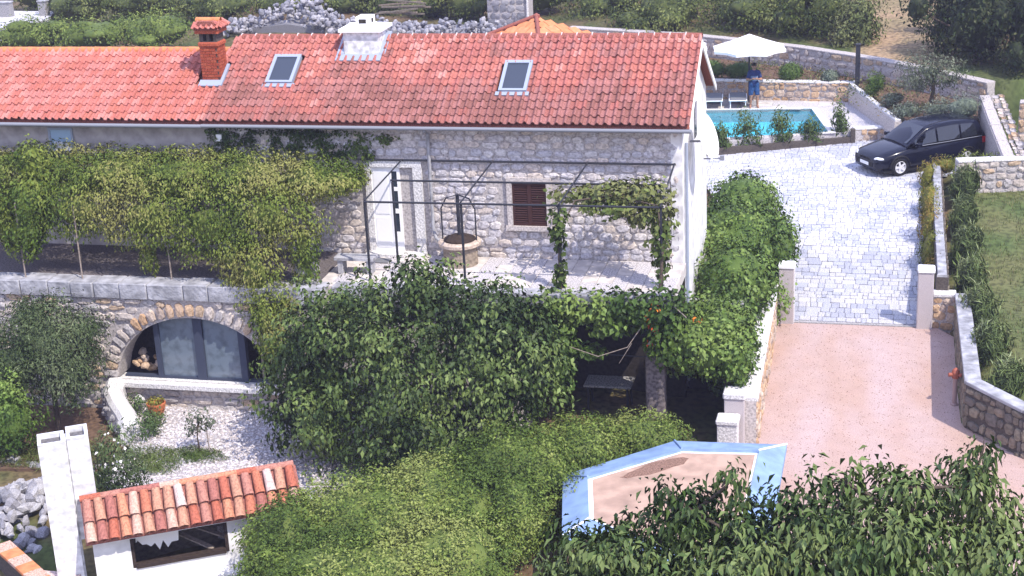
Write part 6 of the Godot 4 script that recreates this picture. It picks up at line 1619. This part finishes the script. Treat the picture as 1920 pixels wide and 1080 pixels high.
	for k in bt.size():
		var q: Array = bt[k]
		var dark: bool = k in [4, 5, 6, 12, 13]
		var bl: Array = [q]
		for s in 5: bl.append([q[0] + rng.randfn() * q[3] * .5, q[1] + rng.randf_range(-.5, .55) * q[4], q[2] + rng.randf_range(.0, .7) * q[5], q[3] * rng.randf_range(.35, .55), q[4] * rng.randf_range(.35, .5), q[5] * .45])
		var cols: Array = WOOD if not dark else [Color(.012, .02, .008), Color(.024, .036, .012), Color(.042, .058, .02), Color(.075, .085, .035)]
		if k == 3: cols = [Color(.07, .09, .03), Color(.12, .14, .05), Color(.17, .18, .07)]
		plant("hill_tree", names[k], "tree", bl, 4200 if k < 9 else 2600, 0.15, cols, {"part": "crown", "group": "trees above the retaining wall", "trunk": .1, "base": Vector3(q[0], ground_y(q[0], q[2]), q[2]), "amp": .4, "thick": .55, "gap": -.3, "dense": .6, "per": 14, "tuft": .2, "freq": 1.2})
	var bl2 := [[-35.23, 0.0, -31.00, 2.04, 0.80, 1.6], [-32.15, 0.02, -31.00, 2.27, 0.72, 1.6], [-29.08, 0.15, -31.50, 2.01, 0.85, 1.7], [-35.8, 0.5, -37.00, 2.2, 1.0, 1.8], [-32.84, 0.4, -38.00, 2.5, 0.95, 1.8], [-29.07, 0.25, -38.00, 2.3, 0.95, 1.8], [-26.5, -0.2, -41.5, 2.00, 0.8, 1.6], [-22.6, -0.2, -41.00, 1.68, 0.8, 1.5], [-17.68, 0.0, -39.6, 1.5, 0.8, 1.2], [-15.6, 0.15, -38.6, 1.3, 0.85, 1.2], [-20.4, -0.1, -40.5, 0.9, 0.7, 1.2], [-12.20, 0.4, -40.00, 1.4, 1.1, 1.5], [-40.0, .6, -41, 2.5, 1.2, 2], [-25.5, .1, -46, 3, 1.1, 2], [-18.5, .2, -46, 3.5, 1.2, 2], [-33, .6, -44, 4, 1.2, 2], [-10.6, .9, -44, 2.6, 1.5, 2]]
	var n2 := ["round bright green bush at the far left below the track", "round bright green bush second from the left behind the pink roof", "round bright green bush left of the brick chimney", "dark bush beside the concrete post", "dark bush behind the second bright bush", "dark bush behind the brick chimney", "dark bush behind the tall end of the rubble", "low bush behind the white chimney", "bush behind the rubble right of the white chimney", "bush beside the left wall of the stone shed", "small sparse bush behind the loose timbers", "bush right of the stone shed", "dark bush beyond the farm track", "far bush behind the rubble heap", "far bush behind the timbers", "far long bush above the bright bushes", "far tree behind the orange roof"]
	for k in bl2.size():
		var q: Array = bl2[k]
		var bl: Array = [q]
		for s in 4: bl.append([q[0] + rng.randfn() * q[3] * .5, q[1] + rng.randf_range(-.2, .6) * q[4], q[2] + rng.randf_range(-.2, .6) * q[5], q[3] * rng.randf_range(.35, .5), q[4] * .5, q[5] * .45])
		plant("hill_bush", n2[k], "bush", bl, 3300 if k < 12 else 2000, 0.13, [Color(.06, .09, .018), Color(.10, .145, .028), Color(.14, .19, .04), Color(.18, .22, .055)] if k < 3 else WOOD, {"group": "bushes behind the house", "amp": .35, "thick": .45, "gap": -.4, "dense": .74, "per": 12, "tuft": .16, "freq": 1.2})
	plant("garden_olive", "small olive tree in the bed beside the car", "olive tree", [[6.31, 0.30, -22.00, 1.15, 0.6, 0.9], [5.76, -0.05, -22.00, 0.55, 0.45, 0.60], [6.8, 0.15, -21.9, .5, .4, .5]], 4200, 0.1, OLIVE, {"part": "crown", "trunk": .09, "base": Vector3(6.25, -1.2, -22.0), "amp": .45, "thick": .9, "gap": -.12, "wide": .35, "freq": 2})
	var lav := [[5.42, -1.09, -21.2, 0.55, 0.33, 0.40], [7.39, -0.75, -20.4, 0.89, 0.6, 0.5], [6.5, -0.95, -20.8, 0.6, 0.4, 0.4], [4.2, -0.85, -24.4, 0.35, 0.5, 0.35], [4.9, -.95, -22.6, .4, .25, .3]]
	var n3 := ["silvery shrub by the white cap end of the pool side wall", "large silvery shrub behind the roof of the car", "grey green shrub under the small olive tree", "loose green shrub beside the dark post", "low shrub along the pool side wall"]
	for k in lav.size(): plant("silver_shrub", n3[k], "shrub", [lav[k], [lav[k][0] + .2, lav[k][1] + .1, lav[k][2] + .1, lav[k][3] * .6, lav[k][4] * .8, lav[k][5] * .7]], 1300, 0.09, GREY if k != 3 else IVY, {"group": "shrubs in the bed by the car", "amp": .35, "thick": .6, "dense": .55, "wide": .3, "droop": -.3})
	var rs := [[0.83, -0.85, -27.0, 0.5, 0.4, 0.45], [2.45, -0.95, -26.75, 0.36, 0.26, 0.3], [-2.6, -.8, -27.4, .9, .4, .4], [-1.2, -.85, -27.4, .7, .35, .4]]
	var n4 := ["round green clipped shrub in the bed behind the pool", "small round grey shrub near the dark post", "low shrub in the shade behind the sun loungers", "low shrub behind the person and parasol pole"]
	for k in rs.size(): plant("bed_shrub", n4[k], "shrub", [rs[k]], 1200, 0.08, [Color(.05, .085, .02), Color(.085, .13, .035), Color(.12, .17, .05)] if k != 1 else GREY, {"group": "shrubs behind the pool terrace", "amp": .15, "thick": .3, "dense": .85})
	var gc := thing("ground_cover", "low ground cover spreading over the soil of the bed behind the pool", "ground cover", Vector3(0, -1.22, -27))
	stuff(obj("foliage", leaves([[-2, 0, -1.8, 4.5, .22, 2.2], [4.2, 0, 1.5, 1.6, .22, 3.0], [6.2, 0, 4.6, 1.9, .25, 1.5], [2.2, 0, -.6, 2.2, .2, 1.4]], 7000, .1, [Color(.05, .07, .025), Color(.09, .11, .035), Color(.15, .15, .06), Color(.19, .15, .08)], {"floor": 0.0, "thick": 1.0, "droop": -.5, "wide": .4, "gap": -.1, "amp": .3, "per": 8, "tuft": .14}), M.leaf, gc))
	var ol := [[-1.2, -1.75, -19.75, 0.3, 0.5, 0.3], [-0.3, -1.6, -20.15, 0.5, 0.7, 0.3], [0.9, -1.6, -20.6, 0.4, 0.62, 0.3], [1.95, -1.8, -21.0, 0.42, 0.4, 0.28], [3.00, -1.55, -21.5, 0.28, 0.7, 0.26]]
	var n5 := ["oleander by the pool nearest the gable", "fullest oleander by the pool below the person", "tall oleander at the middle of the planter", "low oleander at the pool corner", "slender oleander at the right end of the planter"]
	for k in ol.size(): plant("pool_oleander", n5[k], "oleander", [ol[k], [ol[k][0] + .15, ol[k][1] - .35, ol[k][2], ol[k][3] * .8, ol[k][4] * .5, ol[k][5]]], 800, 0.15, [Color(.06, .09, .03), Color(.08, .125, .035), Color(.12, .16, .05)], {"group": "oleanders in front of the pool", "amp": .4, "thick": .9, "wide": .3, "droop": -1.0, "gap": -.25, "freq": 2.2, "floor": -2.15})
	plant("golden_shrubs", "yellow green shrubs in the strip along the right of the paved drive", "shrub", [[6.17, -2.15, -16.1, 0.3, 0.55, 0.5], [6.22, -2.3, -13.6, 0.38, 0.7, 0.9], [6.22, -2.45, -11.4, 0.38, 0.75, 0.9], [6.22, -2.6, -9.3, 0.36, 0.75, 0.9], [6.25, -2.8, -7.2, 0.34, 0.7, 0.8], [6.7, -1.95, -17.0, 0.45, 0.3, 0.4]], 8500, 0.1, [Color(.10, .12, .018), Color(.15, .165, .022), Color(.20, .19, .03), Color(.22, .15, .04)], {"amp": .35, "thick": .5, "dense": .7, "wide": .25, "droop": -1.2, "floor": -3.5, "freq": 1.8})
	plant("corner_shrub", "bright low shrub between the car and the parking front wall", "shrub", [[7.6, -1.75, -16.4, .8, .4, .4], [8.3, -1.75, -16.6, .4, .35, .3]], 1700, 0.11, [Color(.08, .11, .02), Color(.13, .16, .03), Color(.18, .20, .04)], {"amp": .4, "thick": .7, "wide": .25, "droop": -1.2, "dense": .5})
	var gr := [[7.35, -2.05, -14.6, 0.42, 0.6, 0.6], [7.25, -2.4, -12.2, 0.38, 0.6, 0.8], [7.25, -2.55, -9.6, 0.4, 0.65, 0.9], [7.3, -2.7, -7.0, 0.4, 0.75, 0.9], [7.4, -2.7, -4.4, 0.45, 0.75, 0.9], [7.6, -2.7, -1.9, 0.45, 0.7, 0.9], [7.95, -2.7, .4, 0.45, 0.5, 0.7]]
	var n6 := ["tall grassy clump by the corner of the parking front wall", "second grassy clump from the parking front wall", "grassy clump midway along the grey capped wall", "grassy clump beside the wall near the gate pillar", "grassy clump where the grey capped wall steps down", "grassy clump across the wall from the hydrant", "grassy clump at the bend of the drive side wall"]
	for k in gr.size(): plant("reed_clump", n6[k], "grass clump", [gr[k]], 2000, 0.24, [Color(.08, .115, .04), Color(.13, .175, .06), Color(.18, .23, .09), Color(.25, .29, .15)], {"group": "tall grasses along the field side of the wall", "amp": .35, "thick": .95, "wide": .1, "droop": -1.3, "gap": -.3, "floor": -3.6})
	var fg := thing("field_grass", "short grass of the sloping field at the right edge", "grass", Vector3(9, -2.6, -8))
	var blades := MB.new()
	for k in 16000:
		var x := rng.randf_range(7.3, 12.0)
		var z := rng.randf_range(-19.5, 3.5)
		if nz.get_noise_2d(x * 30.0, z * 30.0) < -0.25: continue
		var y := ground_y(x, z)
		var s := rng.randf_range(.05, .13)
		var d := Vector3(rng.randfn(), 0, rng.randfn()).normalized() * s * .35
		var w := Vector3(d.z, 0, -d.x) * .3
		blades.col = [Color(.09, .12, .035), Color(.13, .155, .05), Color(.19, .17, .08)][k % 3]
		var o := Vector3(x - 9, y + 2.6, z + 8)
		blades.tri(o - w, o + w, o + d + Vector3(0, s, 0))
	stuff(obj("blades", blades, M.leaf, fg))

func _ready():
	rng.seed = 20240
	nz.seed = 7; nz.noise_type = FastNoiseLite.TYPE_SIMPLEX_SMOOTH; nz.frequency = 0.03; nz.fractal_octaves = 3
	var cam := Camera3D.new()
	cam.name = "camera"
	cam.fov = 20.408; cam.near = 0.1; cam.far = 4000.0
	cam.position = Vector3(5.11, 12.76, 37.74)
	cam.basis = Basis(Vector3.UP, deg_to_rad(14.15)) * Basis(Vector3.RIGHT, deg_to_rad(-19.23)) * Basis(Vector3.BACK, deg_to_rad(-2.74))
	add_child(cam); cam.make_current()
	var env := Environment.new()
	env.background_mode = Environment.BG_SKY
	var sm := ProceduralSkyMaterial.new()
	sm.sky_top_color = Color(.60, .64, .80); sm.sky_horizon_color = Color(.89, .88, .91); sm.sky_curve = 0.12
	sm.ground_horizon_color = Color(.60, .62, .62); sm.ground_bottom_color = Color(.34, .32, .28)
	sm.sky_energy_multiplier = 1.45
	var sky := Sky.new(); sky.sky_material = sm
	env.sky = sky
	env.tonemap_mode = Environment.TONE_MAPPER_LINEAR
	env.tonemap_exposure = 1.4
	env.ambient_light_source = Environment.AMBIENT_SOURCE_SKY
	env.fog_enabled = true; env.fog_density = 0.0006; env.fog_light_color = Color(.80, .80, .92)
	env.sdfgi_enabled = true; env.ssao_enabled = true; env.ssil_enabled = true
	var we := WorldEnvironment.new(); we.name = "environment"; we.environment = env; add_child(we)
	var sun := DirectionalLight3D.new()
	sun.name = "sun"; sun.light_energy = 1.35; sun.light_color = Color(1.0, .965, .92); sun.light_angular_distance = 0.5; sun.shadow_enabled = true
	add_child(sun)
	sun.look_at_from_position(Vector3(.484, .807, .345) * 50.0, Vector3.ZERO)
	make_materials()
	make_unit_stones()
	build_ground()
	build_drive()
	build_terrace()
	build_house()
	build_annex()
	build_yard()
	build_gate()
	build_pool()
	build_background()
	build_pergola()
	build_car()
	build_person()
	build_plants()
